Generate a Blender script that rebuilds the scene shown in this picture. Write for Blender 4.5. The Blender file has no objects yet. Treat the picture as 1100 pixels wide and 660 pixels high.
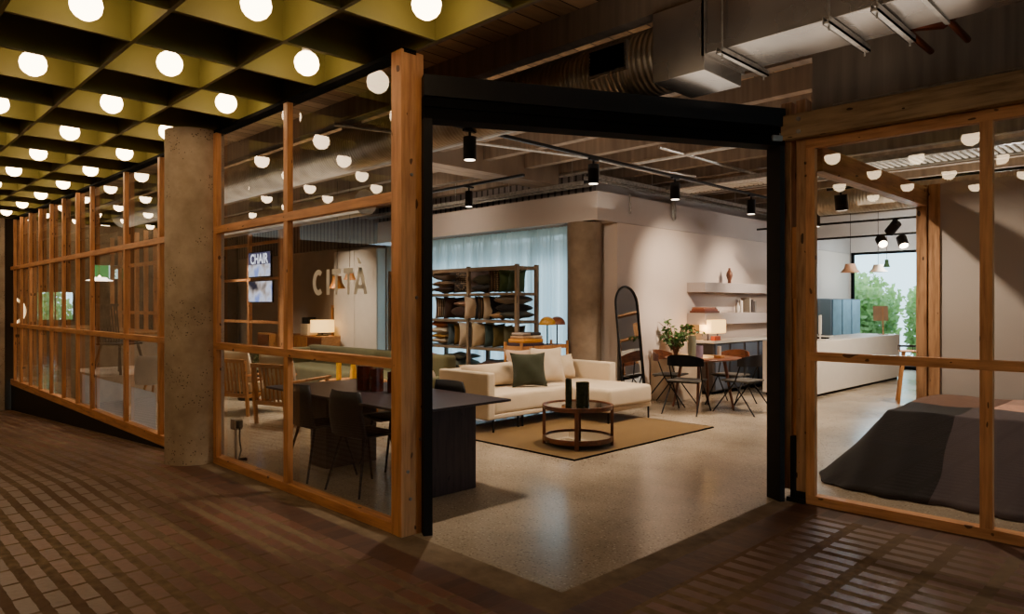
import bpy, bmesh, math, random
from mathutils import Vector, Matrix
PI = math.pi
R = math.radians
scene = bpy.context.scene
COL = scene.collection
random.seed(7)

# ------------------------------------------------------------------ colour / material helpers
def lin(h):
    h = h.lstrip('#')
    v = [int(h[i:i+2], 16)/255 for i in (0, 2, 4)]
    return tuple((c/12.92 if c <= .04045 else ((c+.055)/1.055)**2.4) for c in v) + (1,)

class NT:
    def __init__(s, name):
        s.m = bpy.data.materials.new(name); s.m.use_nodes = True
        s.t = s.m.node_tree; s.t.nodes.clear()
        s.out = s.n('ShaderNodeOutputMaterial')
    def n(s, typ, **kw):
        nd = s.t.nodes.new(typ)
        for k, v in kw.items():
            if k.startswith('_'): setattr(nd, k[1:], v)
            else: nd.inputs[k.replace('__', ' ')].default_value = v
        return nd
    def l(s, a, b): s.t.links.new(a, b)
    def math(s, op, a, b=None, c=None):
        nd = s.n('ShaderNodeMath', _operation=op)
        for i, v in enumerate((a, b, c)):
            if v is None: continue
            if isinstance(v, (int, float)): nd.inputs[i].default_value = v
            else: s.l(v, nd.inputs[i])
        return nd.outputs[0]
    def mix(s, f, a, b):
        nd = s.n('ShaderNodeMix', _data_type='RGBA')
        for i, v in ((0, f), (6, a), (7, b)):
            if hasattr(v, 'is_linked') or hasattr(v, 'links'): s.l(v, nd.inputs[i])
            else: nd.inputs[i].default_value = v
        return nd.outputs[2]
    def coord(s, scale=(1, 1, 1), world=False):
        tc = s.n('ShaderNodeTexCoord')
        mp = s.n('ShaderNodeMapping'); mp.inputs['Scale'].default_value = scale
        if world:
            g = s.n('ShaderNodeNewGeometry'); s.l(g.outputs['Position'], mp.inputs['Vector'])
        else: s.l(tc.outputs['Object'], mp.inputs['Vector'])
        return mp.outputs['Vector']
    def noise(s, vec, scale, detail=4, rough=.5):
        nd = s.n('ShaderNodeTexNoise'); s.l(vec, nd.inputs['Vector'])
        nd.inputs['Scale'].default_value = scale; nd.inputs['Detail'].default_value = detail
        nd.inputs['Roughness'].default_value = rough
        return nd.outputs['Fac']
    def ramp(s, f, stops):
        nd = s.n('ShaderNodeValToRGB'); cr = nd.color_ramp
        while len(cr.elements) < len(stops): cr.elements.new(.5)
        for e, (p, c) in zip(cr.elements, stops): e.position = p; e.color = c
        s.l(f, nd.inputs['Fac']); return nd.outputs['Color']
    def pbr(s, col, rough=.6, metal=0, spec=.5, bump=None, bstr=.2, bdist=.01, emis=None, estr=0):
        b = s.n('ShaderNodeBsdfPrincipled')
        for k, v in (('Base Color', col), ('Roughness', rough), ('Metallic', metal), ('Specular IOR Level', spec)):
            if hasattr(v, 'links'): s.l(v, b.inputs[k])
            else: b.inputs[k].default_value = v
        if bump is not None:
            bp = s.n('ShaderNodeBump'); bp.inputs['Strength'].default_value = bstr; bp.inputs['Distance'].default_value = bdist
            s.l(bump, bp.inputs['Height']); s.l(bp.outputs['Normal'], b.inputs['Normal'])
        if emis is not None:
            b.inputs['Emission Color'].default_value = emis; b.inputs['Emission Strength'].default_value = estr
        s.l(b.outputs[0], s.out.inputs['Surface']); return b

def scl(c, f): return (min(1, c[0]*f), min(1, c[1]*f), min(1, c[2]*f), 1)

def plain(name, hexc, rough=.6, metal=0, spec=.4, var=.12, scale=6, bstr=.0):
    t = NT(name); v = t.coord(); f = t.noise(v, scale, 3)
    c = lin(hexc)
    col = t.ramp(f, [(.3, scl(c, 1-var)), (.7, scl(c, 1+var))])
    t.pbr(col, rough, metal, spec, f if bstr else None, bstr); return t.m

def wood(name, hexa, hexb, axis=2, rough=.5, scale=1.0, spec=.35):
    t = NT(name)
    s = [14*scale]*3; s[axis] = 1.1*scale
    v = t.coord(tuple(s))
    f1 = t.noise(v, 2.2, 6, .6)
    kn = t.noise(t.coord(tuple([6*scale if i != axis else 2.5*scale for i in range(3)])), 1.7, 1)
    f = t.math('ADD', t.math('MULTIPLY', f1, .8), t.math('MULTIPLY', kn, .25))
    col = t.ramp(f, [(.35, lin(hexb)), (.58, lin(hexa)), (.8, scl(lin(hexa), 1.2))])
    dark = t.math('GREATER_THAN', t.noise(t.coord(tuple([9 if i != axis else 4 for i in range(3)])), 2.6, 0), .80)
    col = t.mix(dark, col, scl(lin(hexb), .35))
    t.pbr(col, rough, 0, spec, f1, .12, .004); return t.m

def fabric(name, hexa, hexb=None, scale=90, rough=.95, bstr=.35):
    t = NT(name); v = t.coord()
    w1 = t.n('ShaderNodeTexWave', _wave_type='BANDS', _bands_direction='X'); w1.inputs['Scale'].default_value = scale; w1.inputs['Distortion'].default_value = 1.5
    w2 = t.n('ShaderNodeTexWave', _wave_type='BANDS', _bands_direction='Z'); w2.inputs['Scale'].default_value = scale; w2.inputs['Distortion'].default_value = 1.5
    t.l(v, w1.inputs[0]); t.l(v, w2.inputs[0])
    f = t.math('MULTIPLY', t.math('ADD', w1.outputs['Fac'], w2.outputs['Fac']), .5)
    n = t.noise(v, 5, 3)
    a = lin(hexa); b = lin(hexb) if hexb else scl(a, .8)
    c = t.mix(t.math('MULTIPLY', t.math('ADD', f, n), .5), b, scl(a, 1.08))
    bs = t.pbr(c, rough, 0, .15, f, bstr, .002)
    bs.inputs['Sheen Weight'].default_value = .15
    return t.m

def emit(name, hexc, s):
    t = NT(name); e = t.n('ShaderNodeEmission'); e.inputs[0].default_value = lin(hexc); e.inputs[1].default_value = s
    t.l(e.outputs[0], t.out.inputs['Surface']); return t.m

M = {}
M['timber'] = wood('fir_timber_upright', '#d3955f', '#ab7043', 2)
M['timber_x'] = wood('fir_timber_long', '#d3955f', '#ab7043', 0)
M['timber_y'] = wood('fir_timber_cross', '#c08c5c', '#8f6238', 1)
M['post_old'] = wood('weathered_post', '#b98960', '#7b5537', 2, .65)
M['header'] = wood('rough_header', '#b3946f', '#7b6148', 0, .8)
M['oak'] = wood('oak', '#b47b41', '#8a5629', 2, .5)
M['oak_x'] = wood('oak_long', '#ad7a48', '#83552c', 0, .5)
M['shelf_oak'] = wood('shelf_oak', '#86725c', '#5f4f3f', 2, .6)
M['shelf_oak_x'] = wood('shelf_oak_long', '#86725c', '#5f4f3f', 0, .6)
M['walnut'] = wood('walnut', '#6b3b22', '#42210f', 2, .4, spec=.5)
M['walnut_flat'] = wood('walnut_flat', '#6b3b22', '#42210f', 0, .35, spec=.5)
M['darkwood'] = wood('dark_stained_top', '#3d3236', '#282024', 0, .33, spec=.5)
M['darkwood_v'] = wood('dark_stained_side', '#392a28', '#231817', 2, .45, spec=.4)
M['black'] = plain('black_steel', '#1a1716', .55, 0, .15)
M['blackmat'] = plain('black_matt', '#0b0a0a', .8, 0, .06)
M['blackchair'] = plain('black_chair_shell', '#1d1d20', .5, 0, .4)
M['white'] = plain('white_paint', '#c3b1a3', .8, 0, .2, .03, 1.5)
M['soffit'] = plain('soffit_paint', '#b3a69d', .85, 0, .2, .04, 1.5)
M['offwhite'] = plain('off_white_lacquer', '#cabfb2', .5, 0, .3, .03)
M['shelfpaint'] = plain('grey_beige_shelf', '#a0938c', .7, 0, .3, .03)
M['cream'] = fabric('cream_wool', '#d0bc9f', '#b9a384')
M['creamcush'] = fabric('cream_cushion', '#cdb99c', '#ad9776', 60)
M['olive'] = fabric('olive_velvet', '#6c6747', '#4d4a30')
M['grate'] = plain('galvanised', '#9a938a', .35, .8, .5, .25, 20)
M['chrome'] = plain('chrome', '#c8c8c8', .15, 1)
M['dark'] = plain('dark_wall', '#3a3128', .9, 0, .1, .15, 3)
M['greywall'] = plain('taupe_wall', '#a59586', .85, 0, .2, .06, 2)
M['rubber'] = plain('black_rubber', '#151515', .8)
M['copper'] = plain('copper_pipe', '#6b3622', .35, .8)
M['yellowglass'] = plain('yellow_ceramic', '#f2c400', .3, 0, .5, .03)
M['paper'] = plain('white_paper', '#d8d4cc', .8)

# concrete column
def mk_concrete(name, a, b, sc=3, pits=True):
    t = NT(name); v = t.coord()
    f = t.noise(v, sc, 8, .65)
    col = t.ramp(f, [(.3, lin(b)), (.7, lin(a))])
    if pits:
        vr = t.n('ShaderNodeTexVoronoi'); vr.inputs['Scale'].default_value = 38; t.l(v, vr.inputs['Vector'])
        p = t.math('LESS_THAN', vr.outputs['Distance'], .22)
        m = t.math('GREATER_THAN', t.noise(v, 4, 3), .52)
        pm = t.math('MULTIPLY', p, m)
        col = t.mix(pm, col, scl(lin(b), .35))
        h = t.math('SUBTRACT', f, t.math('MULTIPLY', pm, .6))
    else: h = f
    t.pbr(col, .85, 0, .2, h, .5, .012); return t.m
M['concrete'] = mk_concrete('pitted_concrete', '#c6b29a', '#99856f')
M['concrete_in'] = mk_concrete('column_concrete', '#8b7763', '#6b5a49', 3, False)

# joists: board-marked
def mk_joist():
    t = NT('board_marked_joist'); v = t.coord((1, 1, 1), True)
    f = t.noise(t.coord((14, 2, .8), True), 1, 4)
    g = t.noise(v, .9, 5)
    k = t.math('ADD', t.math('MULTIPLY', f, .5), t.math('MULTIPLY', g, .5))
    col = t.ramp(k, [(.35, lin('#6a5b4e')), (.65, lin('#93816f'))])
    t.pbr(col, .85, 0, .2, f, .3, .006); return t.m
M['joist'] = mk_joist()
def mk_deck():
    t = NT('timber_deck'); v = t.coord((1, 1, 1), True)
    sx = t.n('ShaderNodeSeparateXYZ'); t.l(v, sx.inputs[0])
    u = t.math('DIVIDE', sx.outputs['X'], .19)
    cell = t.math('FLOOR', u); fr = t.math('FRACT', u)
    gap = t.math('LESS_THAN', fr, .06)
    wn = t.n('ShaderNodeTexWhiteNoise', _noise_dimensions='1D'); t.l(cell, wn.inputs['W'])
    gr = t.noise(t.coord((9, 1.2, 9), True), 2, 5)
    k = t.math('ADD', t.math('MULTIPLY', wn.outputs['Value'], .55), t.math('MULTIPLY', gr, .6))
    col = t.ramp(k, [(.2, lin('#7d634a')), (.6, lin('#a98660')), (1, lin('#c6a27a'))])
    col = t.mix(gap, col, lin('#1c1209'))
    t.pbr(col, .75, 0, .2); return t.m
M['deck'] = mk_deck()
def mk_olive_coffer():
    t = NT('olive_coffer_paint'); v = t.coord((1, 1, 1), True)
    f = t.noise(v, 2.5, 3)
    col = t.ramp(f, [(.3, lin('#797039')), (.7, lin('#868040'))])
    t.pbr(col, .55, 0, .35); return t.m
M['coffer'] = mk_olive_coffer()

# polished interior floor
def mk_floor():
    t = NT('polished_concrete'); v = t.coord((1, 1, 1), True)
    big = t.noise(v, .8, 6, .6)
    vr = t.n('ShaderNodeTexVoronoi'); vr.inputs['Scale'].default_value = 42; t.l(v, vr.inputs['Vector'])
    fine = t.noise(v, 60, 2)
    k = t.math('ADD', t.math('MULTIPLY', big, .7), t.math('MULTIPLY', fine, .35))
    col = t.ramp(k, [(.32, lin('#7d6e5c')), (.7, lin('#b3a28b'))])
    agg = t.math('LESS_THAN', vr.outputs['Distance'], .28)
    sel = t.n('ShaderNodeSeparateColor'); t.l(vr.outputs['Color'], sel.inputs[0])
    col = t.mix(t.math('MULTIPLY', agg, t.math('MULTIPLY', t.math('GREATER_THAN', sel.outputs[0], .55), .55)), col, lin('#4d4134'))
    col = t.mix(t.math('MULTIPLY', agg, t.math('MULTIPLY', t.math('LESS_THAN', sel.outputs[0], .2), .5)), col, lin('#cdbfa8'))
    ro = t.math('ADD', t.math('MULTIPLY', big, .16), .13)
    t.pbr(col, ro, 0, .5); return t.m
M['floor'] = mk_floor()

# brick paving: stack-bond bricks in sandy mortar
def mk_paving():
    t = NT('brick_paving'); v = t.coord((1, 1, 1), True)
    sx = t.n('ShaderNodeSeparateXYZ'); t.l(v, sx.inputs[0])
    X, Y = sx.outputs['X'], sx.outputs['Y']
    right = t.math('GREATER_THAN', X, -2.06)
    per = t.math('ADD', .255, t.math('MULTIPLY', right, .045))
    jf = t.math('ADD', .10, t.math('MULTIPLY', right, .13))
    wob = t.math('MULTIPLY', t.math('SUBTRACT', t.noise(v, 9, 2)  , .5), .018)
    u = t.math('DIVIDE', t.math('ADD', X, wob), per); w = t.math('DIVIDE', t.math('ADD', Y, wob), .131)
    fu, fw = t.math('FRACT', u), t.math('FRACT', w)
    inu = t.math('GREATER_THAN', fu, jf); inw = t.math('GREATER_THAN', fw, .42)
    br = t.math('MULTIPLY', inu, inw)
    cv = t.n('ShaderNodeCombineXYZ'); t.l(t.math('FLOOR', u), cv.inputs[0]); t.l(t.math('FLOOR', w), cv.inputs[1])
    wn = t.n('ShaderNodeTexWhiteNoise', _noise_dimensions='3D'); t.l(cv.outputs[0], wn.inputs['Vector'])
    gr = t.noise(v, 22, 4)
    k = t.math('ADD', t.math('MULTIPLY', wn.outputs['Value'], .4), t.math('MULTIPLY', gr, .65))
    bc = t.ramp(k, [(.2, lin('#553224')), (.6, lin('#704434')), (1, lin('#8a5b48'))])
    mc = t.ramp(t.noise(v, 14, 5), [(.3, lin('#66543f')), (.7, lin('#846e53'))])
    worn = t.math('GREATER_THAN', t.noise(v, .9, 4), .60)
    br2 = t.math('MULTIPLY', br, t.math('MULTIPLY', t.math('GREATER_THAN', 2.0, worn), 1.0))
    col = t.mix(br2, mc, bc)
    soft = t.math('MINIMUM', t.math('MAXIMUM', t.math('MULTIPLY', t.math('SUBTRACT', t.noise(v, .55, 3), .42), 4.0), 0.1), .75)
    col = t.mix(soft, col, lin('#5e4536'))
    h = t.math('ADD', t.math('MULTIPLY', br, .6), t.math('MULTIPLY', gr, .25))
    ro = t.math('SUBTRACT', .85, t.math('MULTIPLY', br, .45))
    t.pbr(col, ro, 0, t.math('ADD', .2, t.math('MULTIPLY', br, .45)), h, .6, .01); return t.m
M['paving'] = mk_paving()
def mk_course(name, axis, per):
    t = NT(name); v = t.coord((1, 1, 1), True)
    sx = t.n('ShaderNodeSeparateXYZ'); t.l(v, sx.inputs[0])
    u = t.math('DIVIDE', sx.outputs[axis], per)
    j = t.math('LESS_THAN', t.math('FRACT', u), .07)
    wn = t.n('ShaderNodeTexWhiteNoise', _noise_dimensions='1D'); t.l(t.math('FLOOR', u), wn.inputs['W'])
    gr = t.noise(v, 18, 4)
    k = t.math('ADD', t.math('MULTIPLY', wn.outputs['Value'], .5), t.math('MULTIPLY', gr, .5))
    c = t.ramp(k, [(.2, lin('#3f281f')), (.6, lin('#563729')), (1, lin('#68483a'))])
    c = t.mix(t.math('MULTIPLY', j, .6), c, lin('#5c4a35'))
    t.pbr(c, .45, 0, .4, gr, .3, .006); return t.m
M['course_x'] = mk_course('brick_course_along_glass', 0, .08)
M['course_y'] = mk_course('brick_course_across', 1, .08)
M['course_b'] = mk_course('brick_course_window', 0, .12)
M['strip'] = mk_concrete('threshold_concrete', '#84705a', '#5f4f3d', 5, False)

def mk_glass(name, tint='#ffffff', boost=1.0, ior=1.5):
    t = NT(name)
    tr = t.n('ShaderNodeBsdfTransparent'); tr.inputs[0].default_value = lin(tint)
    g = t.n('ShaderNodeBsdfGlossy'); g.inputs['Roughness'].default_value = .0; g.inputs[0].default_value = (1, 1, 1, 1)
    ge = t.n('ShaderNodeNewGeometry'); dt_ = t.n('ShaderNodeVectorMath', _operation='DOT_PRODUCT')
    t.l(ge.outputs['Normal'], dt_.inputs[0]); t.l(ge.outputs['Incoming'], dt_.inputs[1])
    c1 = t.math('SUBTRACT', 1.0, t.math('ABSOLUTE', dt_.outputs['Value']))
    fr = t.math('MINIMUM', t.math('MULTIPLY', t.math('ADD', .04, t.math('MULTIPLY', t.math('POWER', c1, 5.0), .96)), boost), .9)
    mx = t.n('ShaderNodeMixShader')
    t.l(fr, mx.inputs[0]); t.l(tr.outputs[0], mx.inputs[1]); t.l(g.outputs[0], mx.inputs[2])
    t.l(mx.outputs[0], t.out.inputs['Surface']); return t.m
M['glass'] = mk_glass('clear_glass', '#f4f6f4', 1.7)
M['greyglass'] = mk_glass('smoked_glass', '#7f8480', 1.3)
M['greenglass'] = plain('dark_green_glass', '#333d2a', .12, 0, .6, .3, 30)
M['amberglass'] = plain('amber_brown_glass', '#4c1d10', .15, 0, .6, .5, 22)
M['pinkglass'] = mk_glass('clear_vase_glass', '#c9c4cf', 1.5)
t = NT('frosted_film')
a = t.n('ShaderNodeBsdfTranslucent'); a.inputs[0].default_value = lin('#cfd6e4'); b = t.n('ShaderNodeBsdfDiffuse'); b.inputs[0].default_value = lin('#b9c0ce')
c = t.n('ShaderNodeMixShader'); c.inputs[0].default_value = .5; t.l(a.outputs[0], c.inputs[1]); t.l(b.outputs[0], c.inputs[2]); t.l(c.outputs[0], t.out.inputs[0]); M['film'] = t.m
t = NT('sheer_curtain')
a = t.n('ShaderNodeBsdfTranslucent'); a.inputs[0].default_value = lin('#def4fa'); b = t.n('ShaderNodeBsdfDiffuse'); b.inputs[0].default_value = lin('#b9c4c8')
c = t.n('ShaderNodeMixShader'); c.inputs[0].default_value = .3; t.l(a.outputs[0], c.inputs[1]); t.l(b.outputs[0], c.inputs[2])
d = t.n('ShaderNodeBsdfTransparent'); e = t.n('ShaderNodeMixShader'); e.inputs[0].default_value = .06
t.l(c.outputs[0], e.inputs[1]); t.l(d.outputs[0], e.inputs[2]); t.l(e.outputs[0], t.out.inputs[0]); M['curtain'] = t.m
t = NT('lamp_shade')
a = t.n('ShaderNodeBsdfPrincipled'); a.inputs['Base Color'].default_value = lin('#e8d2a4'); a.inputs['Roughness'].default_value = .8
a.inputs['Emission Color'].default_value = lin('#ffc163'); a.inputs['Emission Strength'].default_value = 1.3
t.l(a.outputs[0], t.out.inputs[0]); M['shade_lit'] = t.m
M['shade_off'] = fabric('linen_shade', '#e0cfaf', '#c9b48f', 50)
M['globe'] = emit('lit_opal_glass', '#ffdcae', 9.0)
M['spotface'] = emit('lit_lens', '#ffe9cf', 4.0)
M['spotlit'] = emit('bright_lens', '#ffe7c5', 12.0)
M['mirror'] = plain('mirror_silver', '#e6e6e6', .02, 1, .5, 0)
t = NT('spiral_duct'); v = t.coord()
wv = t.n('ShaderNodeTexWave', _wave_type='BANDS', _bands_direction='X'); wv.inputs['Scale'].default_value = 7; wv.inputs['Distortion'].default_value = .2; t.l(v, wv.inputs[0])
t.pbr(t.ramp(t.noise(v, 4, 4), [(.3, lin('#8b7f70')), (.7, lin('#b8ab99'))]), .38, .85, .5, wv.outputs['Fac'], .6, .01); M['duct'] = t.m
t = NT('sheet_metal_duct'); v = t.coord()
f = t.noise(v, 2.2, 3, .4)
t.pbr(t.ramp(f, [(.3, lin('#837970')), (.7, lin('#aca39a'))]), t.math('ADD', t.math('MULTIPLY', f, .25), .15), .85, .5, f, .15, .03); M['sheet'] = t.m
t = NT('ribbed_cladding'); v = t.coord((1, 1, 1), True)
sx = t.n('ShaderNodeSeparateXYZ'); t.l(v, sx.inputs[0])
u = t.math('FRACT', t.math('MULTIPLY', t.math('ADD', sx.outputs[0], sx.outputs[1]), 6.5))
t.pbr(t.mix(t.math('LESS_THAN', u, .3), lin('#7d7069'), lin('#3d332d')), .8); M['ribbed'] = t.m

# ------------------------------------------------------------------ mesh builder
class MB:
    def __init__(s): s.bm = bmesh.new(); s.mi = 0
    def _tag(s, fs):
        for f in fs: f.material_index = s.mi
    def box(s, x0, x1, y0, y1, z0, z1, mat=None):
        r = bmesh.ops.create_cube(s.bm, size=1)
        mt = Matrix.Translation(((x0+x1)/2, (y0+y1)/2, (z0+z1)/2)) @ Matrix.Diagonal((abs(x1-x0), abs(y1-y0), abs(z1-z0), 1))
        if mat is not None: mt = mat @ mt
        bmesh.ops.transform(s.bm, matrix=mt, verts=r['verts']); s._tag({f for v in r['verts'] for f in v.link_faces}); return s
    def bar(s, p, q, w, h=None, up=(0, 0, 1)):
        """square bar from p to q"""
        h = h or w; p, q = Vector(p), Vector(q); d = q-p; L = d.length; d.normalize()
        u = Vector(up); 
        if abs(d.dot(u)) > .98: u = Vector((0, 1, 0))
        sx = d.cross(u).normalized(); sz = sx.cross(d).normalized()
        m = Matrix((sx, d, sz)).transposed().to_4x4(); m.translation = (p+q)/2
        return s.box(-w/2, w/2, -L/2, L/2, -h/2, h/2, m)
    def cyl(s, p, q, r, r2=None, seg=12, caps=True):
        p, q = Vector(p), Vector(q); d = q-p; L = d.length
        rr = bmesh.ops.create_cone(s.bm, cap_ends=caps, segments=seg, radius1=r, radius2=r if r2 is None else r2, depth=L)
        m = Matrix.Translation((p+q)/2) @ d.to_track_quat('Z', 'Y').to_matrix().to_4x4()
        bmesh.ops.transform(s.bm, matrix=m, verts=rr['verts']); s._tag({f for v in rr['verts'] for f in v.link_faces}); return s
    def tube(s, pts, r, seg=8, closed=False):
        pts = [Vector(p) for p in pts]; n = len(pts); rings = []
        prev = None
        for i, p in enumerate(pts):
            if closed: d = (pts[(i+1) % n]-pts[i-1])
            else: d = pts[min(i+1, n-1)]-pts[max(i-1, 0)]
            d.normalize()
            if prev is None:
                u = Vector((0, 0, 1)) if abs(d.z) < .9 else Vector((1, 0, 0))
                a = d.cross(u).normalized()
            else: a = (prev-d*prev.dot(d)).normalized()
            prev = a; b = d.cross(a)
            rings.append([s.bm.verts.new(p+(a*math.cos(k*2*PI/seg)+b*math.sin(k*2*PI/seg))*(r if not callable(r) else r(i/(n-1)))) for k in range(seg)])
        fs = []
        for i in range(n if closed else n-1):
            A, B = rings[i], rings[(i+1) % n]
            for k in range(seg): fs.append(s.bm.faces.new((A[k], A[(k+1) % seg], B[(k+1) % seg], B[k])))
        if not closed:
            fs.append(s.bm.faces.new(rings[0][::-1])); fs.append(s.bm.faces.new(rings[-1]))
        s._tag(fs); return s
    def lathe(s, prof, c=(0, 0, 0), seg=24, sx=1, sy=1):
        c = Vector(c); rings = []
        for r, z in prof:
            if r < 1e-5: rings.append([s.bm.verts.new(c+Vector((0, 0, z)))])
            else: rings.append([s.bm.verts.new(c+Vector((r*sx*math.cos(k*2*PI/seg), r*sy*math.sin(k*2*PI/seg), z))) for k in range(seg)])
        fs = []
        for A, B in zip(rings, rings[1:]):
            if len(A) == 1 and len(B) == 1: continue
            for k in range(seg):
                k2 = (k+1) % seg
                if len(A) == 1: fs.append(s.bm.faces.new((A[0], B[k2], B[k])))
                elif len(B) == 1: fs.append(s.bm.faces.new((A[k], A[k2], B[0])))
                else: fs.append(s.bm.faces.new((A[k], A[k2], B[k2], B[k])))
        s._tag(fs); return s
    def prism(s, poly, z0, z1):
        a = [s.bm.verts.new((x, y, z0)) for x, y in poly]; b = [s.bm.verts.new((x, y, z1)) for x, y in poly]
        n = len(poly); fs = [s.bm.faces.new(a[::-1]), s.bm.faces.new(b)]
        for i in range(n): fs.append(s.bm.faces.new((a[i], a[(i+1) % n], b[(i+1) % n], b[i])))
        s._tag(fs); return s
    def poly(s, pts):
        f = s.bm.faces.new([s.bm.verts.new(p) for p in pts]); s._tag([f]); return s
    def rbox(s, x0, x1, y0, y1, z0, z1, r=.03, seg=3, mat=None):
        b2 = bmesh.new(); rr = bmesh.ops.create_cube(b2, size=1)
        bmesh.ops.transform(b2, matrix=Matrix.Translation(((x0+x1)/2, (y0+y1)/2, (z0+z1)/2)) @ Matrix.Diagonal((x1-x0, y1-y0, z1-z0, 1)), verts=b2.verts)
        bmesh.ops.bevel(b2, geom=list(b2.edges), offset=r, segments=seg, profile=.6, affect='EDGES')
        if mat is not None: bmesh.ops.transform(b2, matrix=mat, verts=b2.verts)
        for f in b2.faces: f.material_index = s.mi
        me = bpy.data.meshes.new('tmp'); b2.to_mesh(me); b2.free(); s.bm.from_mesh(me); bpy.data.meshes.remove(me); return s
    def xf(s, m): bmesh.ops.transform(s.bm, matrix=m, verts=s.bm.verts); return s
    def build(s, name, mat, parent=None, smooth=False, bevel=0, fix=True):
        if fix: bmesh.ops.recalc_face_normals(s.bm, faces=s.bm.faces)
        me = bpy.data.meshes.new(name); s.bm.to_mesh(me); s.bm.free()
        for m in (mat if isinstance(mat, (list, tuple)) else [mat]): me.materials.append(m)
        if smooth:
            me.polygons.foreach_set('use_smooth', [True]*len(me.polygons))
            try: me.set_sharp_from_angle(angle=R(40))
            except Exception: pass
        o = bpy.data.objects.new(name, me); COL.objects.link(o)
        if parent is not None: o.parent = parent
        if bevel:
            b = o.modifiers.new('edge', 'BEVEL'); b.width = bevel; b.segments = 2; b.limit_method = 'ANGLE'
        return o

def tag(o, label=None, cat=None, group=None, kind=None):
    for k, v in (('label', label), ('category', cat), ('group', group), ('kind', kind)):
        if v: o[k] = v
    return o
def thing(name, label, cat, loc=(0, 0, 0), rz=0, group=None):
    o = bpy.data.objects.new(name, None); o.empty_display_size = .1; COL.objects.link(o)
    o.location = loc; o.rotation_euler = (0, 0, rz); return tag(o, label, cat, group)
def struct(name, mb, mat, label=None, **kw):
    o = mb.build(name, mat, **kw); o['kind'] = 'structure'
    if label: o['label'] = label
    return o
def dup(src, loc, rz=0, label=None, sc=None):
    r = src.copy(); COL.objects.link(r); r.location = loc; r.rotation_euler = (0, 0, rz)
    if label: r['label'] = label
    for ch in list(src.children):
        c = ch.copy(); COL.objects.link(c); c.parent = r
        for g in ch.children:
            d = g.copy(); COL.objects.link(d); d.parent = c
    return r

# ================================================================== THE SETTING
YA, YB = 2.75, 5.38           # the two glass lines
DECK = 3.73                   # underside of the timber deck
CB, CT = 3.165, 3.415         # coffers bottom / top
# ---- floors
mb = MB(); mb.poly([(-26, 2.77, 0), (-2.43, 2.77, 0), (-2.43, 5.36, 0), (5, 5.36, 0), (5, 20, 0), (-26, 20, 0)])
struct('floor', mb, M['floor'], 'polished speckled concrete shop floor')
mb = MB(); mb.poly([(-6.9, 2.54, 0), (-2.275, 2.54, 0), (-2.275, 5.36, 0), (-2.43, 5.36, 0), (-2.43, 2.77, 0), (-6.9, 2.77, 0)])
struct('floor_threshold', mb, M['strip'], 'plain concrete strip edging the shop floor')
mb = MB(); mb.poly([(-6.9, 2.36, 0), (-2.06, 2.36, 0), (-2.06, 2.54, 0), (-6.9, 2.54, 0)])
struct('floor_course', mb, M['course_x'], 'dark red brick course along the glass')
mb = MB(); mb.poly([(-2.275, 2.54, 0), (-2.06, 2.54, 0), (-2.06, 5.36, 0), (-2.275, 5.36, 0)])
struct('floor_course', mb, M['course_y'], 'dark red brick course beside the entrance')
mb = MB(); mb.poly([(-2.06, 5.08, 0), (5, 5.08, 0), (5, 5.30, 0), (-2.06, 5.30, 0)]); mb.poly([(-2.06, 5.30, 0), (5, 5.30, 0), (5, 5.36, 0), (-2.06, 5.36, 0)])
struct('floor_course', mb, M['course_b'], 'red brick course under the right window')
mb = MB()
mb.poly([(-6.9, 2.36, 0), (-6.9, -9, 0), (5, -9, 0), (5, 5.08, 0), (-2.06, 5.08, 0), (-2.06, 2.36, 0)])
mb.poly([(-26, 2.72, -1.05), (-26, -9, -1.05), (-6.9, -9, 0), (-6.9, 2.36, 0), (-6.9, 2.72, 0)])
struct('floor_paving', mb, M['paving'], 'brick paving of the arcade sloping down to the left')

# ---- ceiling deck with joists
mb = MB(); mb.box(-26, 5, -9, 9.0, DECK, DECK+.2); mb.box(-7.3, 5, 9.0, 20, DECK, DECK+.2)
struct('ceiling', mb, M['deck'], 'timber plank deck ceiling')
y = 4.09 - .816*1
k = 0
while y < 19.5:
    mb = MB()
    for xa, xb in (((-26 if y < 8.8 else -7.25, 5),)):
        mb.box(xa, xb, y, y+.12, 3.5, DECK)
    struct('ceiling_beam', mb, M['joist'], 'long board-marked ceiling joist'); y += .816
mb = MB(); mb.box(-7.62, -7.17, 4.6, 8.1, 3.34, 3.72)
struct('ceiling_beam', mb, M['joist'], 'deep main beam crossing above the shelves')
mb = MB(); mb.box(-13.6, -13.2, 6.4, 8.1, 3.34, 3.72)
struct('ceiling_beam', mb, M['joist'], 'deep main beam further into the shop')

# ---- olive coffers outside
S = .68
xs = [-4.18 + S*i for i in range(-21, 8)]
ys = [2.79 - S*i for i in range(0, 7)]
mb = MB()
T = .012
for yy in ys: mb.box(xs[0], xs[-1], yy-T, yy+T, CB, CT)
for xx in xs: mb.box(xx-T, xx+T, ys[-1], ys[0], CB+.001, CT)
mb.box(xs[0], xs[-1], ys[-1], ys[0]+.02, CT, CT+.02)
struct('ceiling_coffer', mb, M['coffer'], 'olive painted grid of square coffers')
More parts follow.
